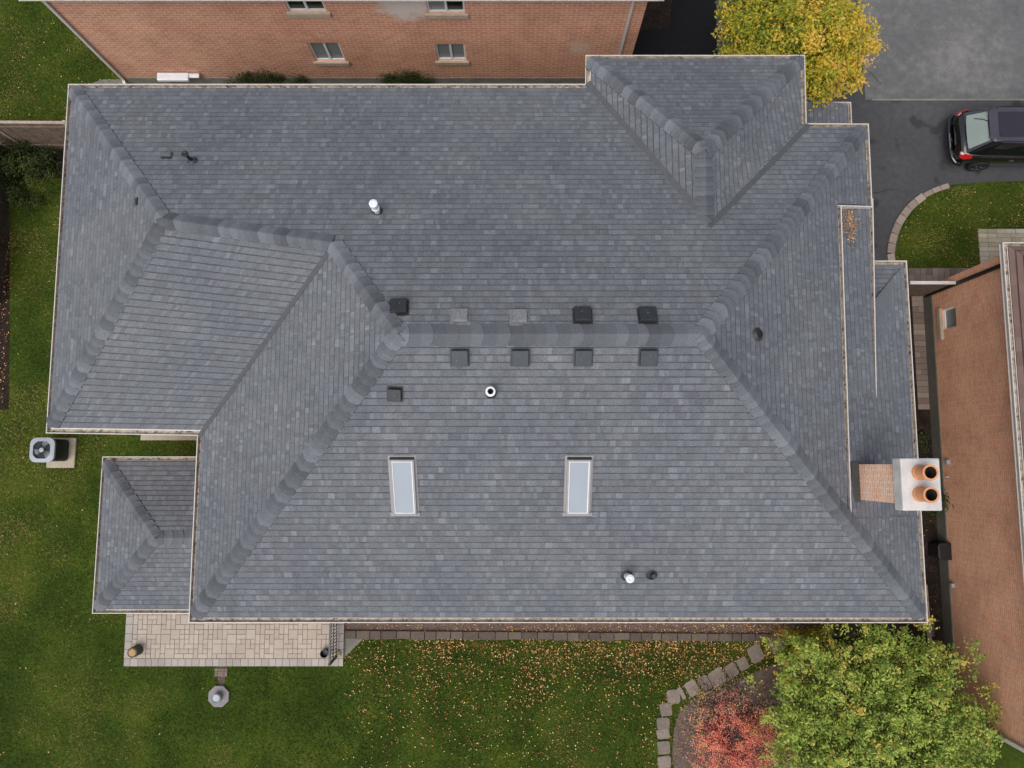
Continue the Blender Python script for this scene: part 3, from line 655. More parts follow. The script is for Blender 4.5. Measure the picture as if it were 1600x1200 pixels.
for (x,y,a,b),od in zip(st_,ords):
    px_,py_=un(x,y);s_=H/F;i_=0
    ang=math.radians(28) if x>1060 else math.radians(5)
    hw,hh=a*s_*.82,b*s_*.88;poly=[]
    for (u,v) in ((-1,-.8),(-.8,-1),(.75,-1),(1,-.7),(1,.75),(.8,1),(-.7,1),(-1,.8)):
        u=u*hw*random.uniform(.9,1.06);v=v*hh*random.uniform(.9,1.06);poly.append((px_+u*math.cos(ang)-v*math.sin(ang),py_+u*math.sin(ang)+v*math.cos(ang)))
    qstone('stepping_stone',poly,.05,'stone','grey flagstone set in the grass, '+od,'stepping stone','stepping stones curving around the shrub bed')
arc=[(1392,412),(1390,397),(1392,381),(1396,366),(1402,351),(1410,338),(1419,326),(1430,316),(1442,307),(1455,300),(1468,295),(1481,291)]
for i in range(len(arc)-1):
    a,b=Vector(un(*arc[i])),Vector(un(*arc[i+1]));d=(b-a).normalized();n=Vector((d.y,-d.x));a+=d*.01;b-=d*.01;w=.13*(1 if i<8 else .7)
    qstone('kerb_stone',[tuple(a-n*w),tuple(b-n*w),tuple(b+n*w),tuple(a+n*w)],.1,'kerbst','pale tan kerb stone in the curved edge between driveway and grass island','kerb stone','kerb stones edging the grass island')
x=un(540,992)[0];xe2=un(1262,992)[0]
q=MB();R=random.Random(3)
while x<xe2:
    w=R.uniform(.3,.55);xx_=min(x+w,xe2);f=(x+7)/16.;y0=un(800,997+4*f)[1];y1=un(800,984+6*f)[1]
    q.box(x+.01,xx_-.01,y0+R.uniform(-.02,.02),y1,0,.10+R.uniform(-.01,.01),0,R.random());x+=w
tag(q.build('garden_edging','edgest',bevel=.012),'long low row of grey stone blocks between the leafy lawn and the flower bed','garden edging')
sheet('garden_path',G((536,986),(575,990),(556,1010),(537,1028)),.013,'concrete')
# ------------------------------------------------------------------ neighbour house to the north
ywN=un(600,121,.35)[1];xl=un(195,127,.1)[0];xr=un(977,121,.3)[0];EN=5.36
nh=thing('brick_house','orange brick house above the grey roof, its windowed side wall in view','house',(0,ywN+4,0))
wins=[]
for (pl,pr,pb,ptp,kind) in ((494,541,96,67,0),(684,729,95,69,0),(452,511,19,-18,1),(669,727,21,-16,2)):
    a=on_y(pl,pb,ywN);b=on_y(pr,pb,ywN);t=on_y(pr,ptp,ywN);wins.append((a[0],b[0],a[2],t[2],kind))
def wall_open(mb,u0,u1,z0,z1,opens,put,m=0):
    us=sorted({u0,u1,*[w[0] for w in opens],*[w[1] for w in opens]});zs=sorted({z0,z1,*[w[2] for w in opens],*[w[3] for w in opens]})
    for i in range(len(us)-1):
        for j in range(len(zs)-1):
            cu,cz=(us[i]+us[i+1])/2,(zs[j]+zs[j+1])/2
            if any(w[0]<cu<w[1] and w[2]<cz<w[3] for w in opens): continue
            mb.face([put(us[i],zs[j],0),put(us[i+1],zs[j],0),put(us[i+1],zs[j+1],0),put(us[i],zs[j+1],0)],m)
    for w in opens:
        for (a,b) in (((w[0],w[2]),(w[0],w[3])),((w[0],w[3]),(w[1],w[3])),((w[1],w[3]),(w[1],w[2])),((w[1],w[2]),(w[0],w[2]))):
            mb.face([put(a[0],a[1],0),put(b[0],b[1],0),put(b[0],b[1],.12),put(a[0],a[1],.12)],m)
ZF=.35
eff=[on_y(632,5,ywN),on_y(905,75,ywN)]
M['brickN']=brickmat('orange_brick',(.56,.265,.17),(.64,.33,.22),(.74,.54,.43),bw=.3,rh=.115,patch=[(eff[0][0],eff[0][2]+.05,1.15,1.0),(eff[1][0],eff[1][2],.4,.4)])
q=MB();put=lambda u,z,d:(u,ywN+d,z)
wall_open(q,xl,xr,ZF,EN,wins,put)
yb2=ywN+9
for (a,b) in (((xr,ywN),(xr,yb2)),((xr,yb2),(xl,yb2)),((xl,yb2),(xl,ywN))): q.face([(a[0],a[1],ZF),(b[0],b[1],ZF),(b[0],b[1],EN),(a[0],a[1],EN)],0)
q.build('wall','brickN',nh)
q=MB();q.box(xl-.03,xr+.03,ywN-.03,yb2+.03,-.1,ZF);q.build('foundation','concrete',nh)
for w in wins:
    x0,x1,z0,z1,kd=w;fw=.055
    q=MB();Y=ywN+.05
    q.box(x0,x0+fw,Y,Y+.06,z0,z1);q.box(x1-fw,x1,Y,Y+.06,z0,z1);q.box(x0+fw,x1-fw,Y,Y+.06,z0,z0+fw);q.box(x0+fw,x1-fw,Y,Y+.06,z1-fw,z1);xm=(x0+x1)/2;q.box(xm-.035,xm+.035,Y-.01,Y+.05,z0+fw,z1-fw)
    o=q.build('window','white',nh)
    for s0,s1,i in ((x0+fw,xm-.035,0),(xm+.035,x1-fw,1)):
        q=MB();q.face([(s0,Y+.04,z0+fw),(s1,Y+.04,z0+fw),(s1,Y+.04,z1-fw),(s0,Y+.04,z1-fw)])
        q.build('pane','darkglass' if kd==1 or (kd==2 and i==1) else 'blueglass').parent=o
    for c in (o.children): c.parent=o
    q=MB();q.box(x0-.09,x1+.09,ywN-.07,ywN+.1,z0-.17,z0-.002);s=q.build('sill','limestone');s.parent=o
    q=MB();n=int((x1-x0+.3)/.085)
    for i in range(n):
        xx0=x0-.15+i*(x1-x0+.3)/n;q.face([(xx0+.006,ywN-.004,z1+.02),(xx0+(x1-x0+.3)/n-.006,ywN-.004,z1+.02),(xx0+(x1-x0+.3)/n-.006,ywN-.004,z1+.23),(xx0+.006,ywN-.004,z1+.23)],0,.5,uv=[(0.03,.02),(.2,.02),(.2,.07),(.03,.07)])
    q.build('brick_arch','brickN').parent=o
ov=.36
def hip_roof(parent,x0,x1,y0,y1,z,t,m,name='roof'):
    q=MB();d=(y1-y0)/2;ymid=(y0+y1)/2
    if x1-x0<y1-y0:
        d=(x1-x0)/2;xm=(x0+x1)/2;A,B=(xm,y0+d),(xm,y1-d)
        F_=[([(x0,y0),(x0,y1),B,A],lambda x,y:z+t*(x-x0),(x0,0),(1,0)),([(x1,y0),(x1,y1),B,A],lambda x,y:z+t*(x1-x),(x1,0),(-1,0)),([(x0,y0),(x1,y0),A],lambda x,y:z+t*(y-y0),(0,y0),(0,1)),([(x0,y1),(x1,y1),B],lambda x,y:z+t*(y1-y),(0,y1),(0,-1))]
    else:
        A,B=(x0+d,ymid),(x1-d,ymid)
        F_=[([(x0,y0),(x1,y0),B,A],lambda x,y:z+t*(y-y0),(0,y0),(0,1)),([(x0,y1),(x1,y1),B,A],lambda x,y:z+t*(y1-y),(0,y1),(0,-1)),([(x0,y0),(x0,y1),A],lambda x,y:z+t*(x-x0),(x0,0),(1,0)),([(x1,y0),(x1,y1),B],lambda x,y:z+t*(x1-x),(x1,0),(-1,0))]
    for P,zf,O,V in F_: shingle_face(q,[P],zf,O,V,exp=.16,wmin=.25,wmax=.6)
    return q.build(name,m,parent)
hip_roof(nh,xl-ov+.12,xr+ov-.12,ywN-ov+.12,yb2+ov-.12,EN+.02,.45,'brownsh')
gutter_run([(xr+ov,ywN-ov,EN),(xl-ov,ywN-ov,EN),(xl-ov,yb2+ov,EN),(xr+ov,yb2+ov,EN),(xr+ov,ywN-ov+.001,EN)],nh,zbase=EN-.16)
q=MB();q.face([(xl-ov,ywN-ov,EN-.16),(xr+ov,ywN-ov,EN-.16),(xr+ov,yb2+ov,EN-.16),(xl-ov,yb2+ov,EN-.16)]);q.build('soffit','trim',nh)
a=on_y(988,3,ywN);b=on_y(968,82,ywN)
for x,m in ((a[0]*.5+b[0]*.5,'trim'),(xl+.06,'trim')):
    q=MB();q.box(x-.05,x+.05,ywN-.09,ywN-.01,.3,EN-.35);q.fbox((x-.05,ywN-.09,EN-.36),(.1,0,0),(0,.08,0),(0,-ov+.12,.3));q.fbox((x-.05,ywN-.09,.3),(.1,0,0),(0,.08,0),(0,-.3,-.22));q.build('downspout',m,nh,bevel=.01)
a=un(255,119,.3)
q=MB();q.box(a[0],a[0]+1.1,ywN-.32,ywN-.04,.62,.76,0);q.box(a[0]+.6,a[0]+1.45,ywN-.2,ywN-.04,.64,.72,0);q.build('window_well_cover','white',nh,bevel=.03)
# ------------------------------------------------------------------ neighbour house to the east
xwE=(un(1444,465)[0]+un(1469,940)[0])/2;yn_=un(1444,466)[1];ys_=un(1489,1108)[1];EE=5.05;ZFE=.5
xge=(un(1573,420,EE)[0]+un(1594,790,EE)[0])/2
eh=thing('brick_house','tan brick house with brown shingles along the right edge beyond the alley','house',(xwE+4,-2,0))
a=on_x(1470,519,xwE+.02);b=on_x(1470,481,xwE);zt=on_x(1492,500,xwE)[2]
wE=[(on_x(1471,517,xwE)[1],on_x(1471,484,xwE)[1],on_x(1471,500,xwE)[2],zt)]
q=MB();wall_open(q,ys_,yn_,ZFE,EE,wE,lambda u,z,d:(xwE+.04+d,u,z))
q.face([(xwE+.04,yn_,ZFE),(xwE+9,yn_,ZFE),(xwE+9,yn_,EE),(xwE+.04,yn_,EE)]);q.face([(xwE+.04,ys_,ZFE),(xwE+9,ys_,ZFE),(xwE+9,ys_,EE),(xwE+.04,ys_,EE)]);q.face([(xwE+9,ys_,ZFE),(xwE+9,yn_,ZFE),(xwE+9,yn_,EE),(xwE+9,ys_,EE)])
q.build('wall','brickE',eh)
q=MB();q.box(xwE,xwE+9.03,ys_-.03,yn_+.03,-.1,ZFE);q.build('foundation','found',eh)
y0,y1,z0,z1=wE[0];q=MB();X=xwE+.09;fw=.05
q.box(X,X+.05,y0,y0+fw,z0,z1);q.box(X,X+.05,y1-fw,y1,z0,z1);q.box(X,X+.05,y0+fw,y1-fw,z0,z0+fw);q.box(X,X+.05,y0+fw,y1-fw,z1-fw,z1)
o=q.build('window','white',eh)
q=MB();q.face([(X+.04,y0+fw,z0+fw),(X+.04,y1-fw,z0+fw),(X+.04,y1-fw,z1-fw),(X+.04,y0+fw,z1-fw)]);q.build('pane','blueglass').parent=o
q=MB();q.box(xwE-.05,xwE+.12,on_x(1465,533,xwE)[1],y1+.06,z0-.16,z0-.002);q.build('sill','limestone').parent=o
ovE=xwE+.04-xge
hip_roof(eh,xge+.12,xwE+9.4,ys_-.3,yn_+.32,EE+.02,.45,'brownsh')
yeN=un(1574,366,EE)[1];
gutter_run([(xwE+9.5,ys_-.4,EE),(xge,ys_-.4,EE),(xge,yn_+.42,EE),(xwE+9.5,yn_+.42,EE)],eh,wd=.13,zbase=EE-.16)
q=MB();q.face([(xge,ys_-.4,EE-.16),(xwE+9.5,ys_-.4,EE-.16),(xwE+9.5,yn_+.42,EE-.16),(xge,yn_+.42,EE-.16)]);q.build('soffit','trim',eh)
q=MB();q.box(xwE-.06,xwE+.035,yn_-.02,yn_+.08,.2,EE-.17);q.build('downspout','black',eh)
q=MB();q.box(xwE-.02,xwE+.5,yn_+.085,yn_+.33,.0,EE-.17);q.build('corner_pier','brickE',eh)
q=MB();q.box(xwE-.06,xwE+.035,ys_+.0,ys_+.11,.2,EE-.17);q.build('downspout','trim',eh)
for px,py,s in ((1478,722,.16),(1486,914,.14),(1479,745,.06)):
    p=on_x(px,py,xwE);q=MB();q.box(xwE-.06,xwE+.06,p[1]-s/2,p[1]+s/2,p[2],p[2]+s,0);q.build('vent_cover','acwhite',eh,bevel=.02)
# ------------------------------------------------------------------ fences and gate
def board_fence(name,a,b,h,label,cat='fence',m='wood',face=1,bw=.13,cap=.09,posts=2.2,capm='woodl',rnd=5):
    a,b=Vector(a),Vector(b);L=(b-a).length;u=(b-a).normalized();n=Vector((-u.y,u.x))*face;t=thing(name,label,cat,(a.x,a.y,0))
    R=random.Random(rnd);q=MB();s=0
    while s<L:
        w=min(bw*R.uniform(.9,1.1),L-s);o=a+u*s+n*R.uniform(0,.012);q.fbox((o.x,o.y,.04),(u.x*(w-.012),u.y*(w-.012),0),(n.x*.02,n.y*.02,0),(0,0,h-.08),0,R.random());s+=w
    q.build('board_panel',m,t)
    q=MB();o=a-n*cap/2;q.fbox((o.x,o.y,h-.035),(u.x*L,u.y*L,0),(n.x*cap,n.y*cap,0),(0,0,.035));q.build('top_rail',capm,t)
    for z in (.3,h-.3):
        q=MB();o=a+n*.033;q.fbox((o.x,o.y,z),(u.x*L,u.y*L,0),(n.x*.035,n.y*.035,0),(0,0,.08));q.build('cross_rail',m,t)
    s=posts*.6
    while s<L:
        q=MB();o=a+u*(s-.05)-n*.05;q.fbox((o.x,o.y,0),(u.x*.1,u.y*.1,0),(n.x*.12,n.y*.12,0),(0,0,h+.06));q.build('post',capm,t);s+=posts
    return t
fz=2.0
fa=un(-90,187,fz);fb=un(112,192,fz)
board_fence('wooden_fence',(fa[0],fb[1]+.05),(fb[0]+2.0,fb[1]),fz,'weathered brown board fence with pale top rail running off the left edge under the grass','fence',face=-1,posts=2.5)
xf=un(10,400)[0]
board_fence('wooden_fence',(xf,fb[1]-.15),(xf,un(0,475)[1]),1.9,'dark shaded board fence along the left edge beside the leaf strewn bed','fence',m='woodd',face=-1,capm='woodd',rnd=8)
xg=un(1450,985,1.8);xg2=un(1463,1085,1.8)
board_fence('wooden_fence',(xg[0],-3.7),(xg2[0]+.03,-11),1.8,'grey capped fence between the green tree and the brick alley','fence',m='woodd',face=-1,cap=.13,capm='wood',rnd=9)
# boards across under the south east roof corner
a=un(1375,992,1.0);board_fence('wooden_fence',(9.2,-4.75),(xg[0]-.1,-4.75),1.1,'low dark board screen under the lower right roof corner','fence',m='woodd',face=-1,cap=.06,capm='woodd',posts=6,rnd=2)
ga=un(1424,441,2.0);gb=un(1486,441,2.0);xga,xgb=ga[0],xwE
gt=thing('garden_gate','pale topped slatted gate closing the alley beside the tan brick house','gate',(xga,ga[1],0))
q=MB();s=xga
while s<xgb-.05: q.box(s,s+.05,ga[1]-.02,ga[1],.08,1.92,0,random.random());s+=.095
q.build('slat_panel','wood',gt)
q=MB();q.box(xga-.03,xgb-.02,ga[1]-.06,ga[1]+.04,1.93,2.0);q.build('top_rail','trim',gt)
q=MB();q.box(xga,xgb-.02,ga[1]+.002,ga[1]+.04,.3,.4);q.box(xga,xgb-.02,ga[1]+.002,ga[1]+.04,1.6,1.7);q.build('cross_rail','woodl',gt)
# ------------------------------------------------------------------ air conditioner
ax,ay=un(91,704,.08);hA=.98;T=un(65,703,hA);ax,ay=T[0],T[1]
ac=thing('air_conditioner','outdoor air conditioner with rounded white top and dark fan grille on a slab','air conditioner',(ax,ay,0))
def rr(cx,cy,a,r,n=6):
    P=[]
    for sx,sy,a0 in ((1,1,0),(-1,1,90),(-1,-1,180),(1,-1,270)):
        for i in range(n+1):
            t=math.radians(a0+90*i/n);P.append((cx+sx*(a-r)+r*math.cos(t),cy+sy*(a-r)+r*math.sin(t)))
    return P
q=MB();q.prism(rr(ax,ay,.36,.12),.12,hA-.08,0);
q.build('body','acdark',ac)
q=MB()
for i in range(26):
    z=.16+i*.029;P=rr(ax,ay,.37,.125);n=len(P)
    for j in range(n): a,b=P[j],P[(j+1)%n];q.face([(a[0],a[1],z),(b[0],b[1],z),(b[0],b[1],z+.008),(a[0],a[1],z+.008)],0)
q.build('louvre','acdark',ac)
q=MB();P=rr(ax,ay,.40,.21,8);n=len(P);r0=.31
q.prism(P,hA-.1,hA-.02,0,top=False)
for i in range(n):
    a,b=P[i],P[(i+1)%n];ta=math.atan2(a[1]-ay,a[0]-ax);tb=math.atan2(b[1]-ay,b[0]-ax);A_=(ax+r0*math.cos(ta),ay+r0*math.sin(ta));B_=(ax+r0*math.cos(tb),ay+r0*math.sin(tb))
    q.face([(a[0],a[1],hA-.02),(b[0],b[1],hA-.02),(B_[0],B_[1],hA+.01),(A_[0],A_[1],hA+.01)],0);q.face([(A_[0],A_[1],hA+.01),(B_[0],B_[1],hA+.01),(B_[0],B_[1],hA-.09),(A_[0],A_[1],hA-.09)],0)
q.build('top_cover','acwhite',ac)
q=MB()
for i in range(40):
    t=2*math.pi*i/40;q.tube([(ax+.06*math.cos(t),ay+.06*math.sin(t),hA+.01),(ax+.3*math.cos(t),ay+.3*math.sin(t),hA)],.0045,0,n=4)
for rad in (.12,.18,.24):
    q.tube([(ax+rad*math.cos(2*math.pi*i/28),ay+rad*math.sin(2*math.pi*i/28),hA+.008) for i in range(29)],.004,0,n=4)
q.build('fan_grille','acdark',ac)
q=MB();q.lathe((ax,ay,hA-.02),[(.075,0),(.075,.035),(.05,.045),(0,.045)]);q.build('hub','acwhite',ac)
q=MB()
for kk in range(3):
    t0=kk*2.094+.9
    for i in range(6):
        a0,a1=t0+i*.15,t0+(i+1)*.15;q.face([(ax+.07*math.cos(a0),ay+.07*math.sin(a0),hA-.05-i*.004),(ax+.28*math.cos(a0),ay+.28*math.sin(a0),hA-.05-i*.006),(ax+.28*math.cos(a1),ay+.28*math.sin(a1),hA-.05-(i+1)*.006),(ax+.07*math.cos(a1),ay+.07*math.sin(a1),hA-.05-(i+1)*.004)])
q.build('fan_blade','acwhite',ac)
q=MB();s0=un(72,731,.08);s1=un(119,684,.08);q.box(s0[0],s1[0],s0[1],s1[1],0,.09);tag(q.build('concrete_pad','limestone',bevel=.02),'square tan concrete pad in the grass under the air conditioner','pad')
# ------------------------------------------------------------------ patio things
rx,_=un(527,1000,pz);ry0=un(527,1022,pz)[1];ry1=-3.2
rl=thing('metal_railing','black wrought iron railing at the right end of the paved patio','railing',(rx,ry0,pz))
q=MB();q.box(rx-.03,rx+.03,ry0-.1,ry1,pz+.98,pz+1.03);q.build('handrail','ventblue',rl)
q=MB();q.box(rx-.015,rx+.015,ry0-.05,ry1,pz+.1,pz+.13);q.build('bottom_rail','black',rl)
y=ry0
while y<ry1:
    q=MB();q.tube([(rx,y,pz+.1),(rx-.03,y,pz+.4),(rx+.03,y,pz+.65),(rx,y,pz+.99)],.019,n=6);q.build('baluster','blackpl',rl);y+=.105
q=MB();q.box(rx-.03,rx+.03,ry0-.1,ry0-.04,pz,pz+1.06);q.build('newel_post','black',rl)
c=un(216,1015,pz);q=MB();q.lathe((c[0],c[1],pz),[(.17,0),(.17,.3),(.165,.38),(.13,.40),(.12,.385)],n=16);t=thing('stump_stool','round log stool with a tan cut top at the left corner of the patio','stool',(c[0],c[1],pz));q.build('log','potside',t)
q=MB();q.lathe((c[0],c[1],pz+.38),[(.135,0),(.10,.025),(0,.03)],n=16);q.build('cut_top','potclay',t)
c=un(509,1019,pz);q=MB();q.lathe((c[0],c[1],pz),[(0.0,0.0),(.11,0),(.14,.22),(.12,.22),(.1,.05),(0,.05)],n=14);tag(q.build('plant_pot','blackpl'),'small dark empty pot standing by the black railing','pot')
def rock(name,c,r,label,m='rock',z=0):
    bm=bmesh.new();bmesh.ops.create_icosphere(bm,subdivisions=2,radius=r)
    for v in bm.verts: v.co*=random.uniform(.85,1.12);v.co.z*=.6
    me=bpy.data.meshes.new(name);bm.to_mesh(me);bm.free();me.materials.append(M[m]);o=bpy.data.objects.new(name,me);o.location=(c[0],c[1],z+r*.4);COL.objects.link(o);return tag(o,label,'rock')
rock('garden_rock',un(528,1022,pz),.12,'rounded tan rock on the paving right behind the black railing',z=pz)
c=un(343,1087);t=thing('umbrella_base','octagonal grey concrete slab with a round metal cap standing in the lawn','umbrella base',(c[0],c[1],0))
q=MB();q.prism([(c[0]+.36*math.cos(math.pi/8+i*math.pi/4),c[1]+.36*math.sin(math.pi/8+i*math.pi/4)) for i in range(8)],0,.09);q.build('slab','octa',t,bevel=.015)
q=MB();q.lathe((c[0]-.0,c[1],.09),[(.15,0),(.15,.16),(.16,.2),(.13,.23),(.11,.2),(0,.2)],n=18);q.build('metal_cap','steel',t)
# black covered unit in the alley
c=un(1461,858);q=MB();q.prism(rr(c[0],c[1],.25,.12),0,.6,0);q2=q
t=thing('rubbish_bin','black bin with a lid standing in the alley beside the brick wall','bin',(c[0],c[1],0));q.build('body','blackpl',t,bevel=.02)
q=MB();q.prism(rr(c[0],c[1],.28,.14),.605,.68,0);q.build('lid','blackpl',t,bevel=.03)
# ------------------------------------------------------------------ car
cx0=un(1488,215,.62)[0];cyc=(un(1570,164,1.0)[1]+on_z(1570,266,lambda x,y:0.12)[1])/2-.02
car=thing('parked_car','black parked people carrier seen from behind with a pale rear window and red tail lamps','car',(cx0,cyc,0))
def cw(x,y,z): return (cx0+x,cyc+y,z)
stn=[(0,.48,.46,.72),(.03,.62,.40,.83),(.09,.74,.36,.92),(.2,.83,.31,.98),(.4,.885,.28,1.0),(.8,.905,.26,1.02),(1.4,.915,.25,1.02),(2.4,.915,.25,1.0),(3.2,.91,.25,.97),(3.8,.89,.25,.93),(4.3,.83,.27,.84),(4.6,.72,.32,.72),(4.72,.55,.4,.62)]
def ring(x,w,zb,zt):
    H_=[(0,zb),(.8*w,zb),(.94*w,zb+.08),(w,zb+(zt-zb)*.45),(.985*w,zt-.13),(.945*w,zt-.03),(.87*w,zt),(0,zt+.02)]
    return [cw(x,y,z) for y,z in H_]+[cw(x,-y,z) for y,z in H_[-2:0:-1]]
q=MB();rs=[ring(*s_) for s_ in stn]
for a,b in zip(rs,rs[1:]):
    for j in range(len(a)): q.face([a[j],a[(j+1)%len(a)],b[(j+1)%len(a)],b[j]])
q.face(rs[0]);q.face(rs[-1][::-1])
q.build('body','carblack',car,smooth=True)
# greenhouse: rings from belt to roof
bot=[(.24,-.66),(.30,-.74),(.7,-.81),(2.2,-.83),(3.3,-.80),(3.75,-.66),(3.85,0),(3.75,.66),(3.3,.80),(2.2,.83),(.7,.81),(.30,.74),(.24,.66),(.2,0)]
top=[(.74,-.54),(.80,-.585),(1.1,-.62),(2.0,-.64),(2.75,-.62),(2.95,-.54),(3.0,0),(2.95,.54),(2.75,.62),(2.0,.64),(1.1,.62),(.80,.585),(.74,.54),(.70,0)]
zb_,zt_=.99,1.60
q=MB();n=len(bot)
def rz(x): return zt_+.045-.03*((x-1.6)/1.4)**2
for i in range(n):
    a,b=bot[i],bot[(i+1)%n];c_,d=top[i],top[(i+1)%n];q.face([cw(*a,zb_),cw(*b,zb_),cw(*d,zt_),cw(*c_,zt_)],0)
o=q.build('cabin','carglass',car)
q=MB();C0=[cw(*p,zt_+.004) for p in top];I0=[cw(1.65+(p[0]-1.65)*.93,p[1]*.9,rz(p[0])) for p in top]
for i in range(n): q.face([C0[i],C0[(i+1)%n],I0[(i+1)%n],I0[i]])
q.face(I0);q.build('roof','carroof',car,smooth=False)
q=MB();q.fbox(cw(.95,-.43,zt_+.05),(1.9,0,0),(0,.86,0),(0,0,.006));q.build('sunroof','sunroofm',car)
def lerp(a,b,t): return tuple(a[i]+(b[i]-a[i])*t for i in range(len(a)))
def rear(y,t,out=.012):   # point on the tailgate glass plane: t 0 bottom 1 top
    xb=.2+.04*abs(y/.66)**2;xt=.70+.04*abs(y/.54)**2;x=xb+(xt-xb)*t;yy=y*(1-.18*t);return cw(x-out,yy,zb_+(zt_-zb_)*t+out*.6)
q=MB();ys=[-.6,-.5,-.3,0,.3,.5,.6]
for a,b in zip(ys,ys[1:]):
    q.face([rear(a,.08),rear(b,.08),rear(b,.9),rear(a,.9)])
q.build('rear_window','carrear',car)
q=MB()
for s_ in (-1,1):
    q.face([rear(s_*.6,.02,.014),rear(s_*.72,.0,.014),rear(s_*.68,1,.014),rear(s_*.6,.98,.014)])
q.face([rear(-.72,-.04,.016),rear(.72,-.04,.016),rear(.62,.07,.016),rear(-.62,.07,.016)])
q.build('tailgate_frame','carroof',car)
q=MB();q.tube([rear(.12,.98,.03),rear(.30,.75,.03),rear(.42,.4,.03)],.012,n=6);q.build('wiper','black',car)
q=MB();q.fbox(cw(.62,-.5,1.615),(.16,0,0),(0,1.0,0),(0,0,.03),taper=.1);q.build('spoiler','carroof',car)
for s_ in (-1,1):
    q=MB();pts=[(.10,.60,.93),(.20,.72,.97),(.42,.80,1.01),(.45,.87,.90),(.22,.845,.80),(.09,.74,.78)]
    P=[cw(x-.03,s_*(y+.015),z+.02) for x,y,z in pts];q.face(P if s_>0 else P[::-1],0)
    P2=[cw(x-.045,s_*(y+.01),z+.028) for x,y,z in ((.11,.63,.93),(.2,.72,.965),(.19,.75,.90),(.11,.68,.85))];q.face(P2,1)
    q.build('tail_lamp',['red','clear'],car)
    q=MB();q.tube([cw(.9,s_*.60,1.63),cw(1.0,s_*.61,1.67),cw(2.5,s_*.62,1.66),cw(2.7,s_*.60,1.62)],.018,n=6);q.build('roof_rail','black',car)
    q=MB();q.tube([cw(.7,s_*.86,1.0),cw(2.2,s_*.875,1.0),cw(3.4,s_*.85,.98)],.004,n=5);q.build('window_trim','chrome',car)
    q=MB();q.tube([cw(1.3,s_*.925,.5),cw(3.0,s_*.925,.5)],.006,n=5);q.build('side_moulding','chrome',car)
    q=MB();q.fbox(cw(3.1,s_*.86-.0,1.0),(.12,0,0),(0,s_*.2,0),(0,0,.14));q.build('mirror','carblack',car,bevel=.03)
    for x in (1.75,2.75):
        q=MB();q.fbox(cw(x,s_*.925-.006,.82),(.16,0,0),(0,.015,0),(0,0,.025));q.build('door_handle','chrome',car)
    for x in (1.0,3.75):
        wz=.34;y=s_*.90;q=MB();prof=[(.22,-.1),(.33,-.1),(.345,-.06),(.345,.06),(.33,.1),(.22,.1)]
        def L(r_,a_,o_): return cw(x+r_*math.cos(a_),y+s_*o_*.9-s_*.03,wz+r_*math.sin(a_))
        for i in range(len(prof)-1):
            for j in range(28):
                a0,a1=2*math.pi*j/28,2*math.pi*(j+1)/28;q.face([L(prof[i][0],a0,prof[i][1]),L(prof[i][0],a1,prof[i][1]),L(prof[i+1][0],a1,prof[i+1][1]),L(prof[i+1][0],a0,prof[i+1][1])])
        w_=q.build('wheel','tyre',car)
        q=MB()
        for j in range(28):
            a0,a1=2*math.pi*j/28,2*math.pi*(j+1)/28;q.face([L(.225,a0,.1),L(.225,a1,.1),L(.2,a1,.085),L(.2,a0,.085)],0);q.face([L(.2,a0,.04),L(.2,a1,.04),L(.0,a1,.04)],1)
        for j in range(5):
            a0=2*math.pi*j/5;q.face([L(.05,a0-.6,.09),L(.205,a0-.13,.088),L(.205,a0+.13,.088),L(.05,a0+.6,.09)],0)
        q.build('rim',['chrome','black']).parent=w_
q=MB();q.tube([cw(.28,-.90,.5),cw(.10,-.84,.52),cw(.0,-.68,.52),cw(-.05,-.35,.52),cw(-.06,0,.52),cw(-.05,.35,.52),cw(.0,.68,.52),cw(.10,.84,.52),cw(.28,.90,.5)],.085,n=10);q.build('bumper','carblack',car,smooth=True)
q=MB();q.fbox(cw(-.10,-.34,.60),(.03,0,0),(0,.5,0),(0,0,.02));q.build('bumper_trim','chrome',car)
q=MB()   # chrome badge with flared arms on the tailgate
for a in range(3):
    t=a*math.pi/3;dy,dz=.055*math.cos(t),.055*math.sin(t);q.tube([cw(.10,-dy,.89-dz*.6),cw(.10,dy,.89+dz*.6)],.012,n=5)
q.build('badge','chrome',car)
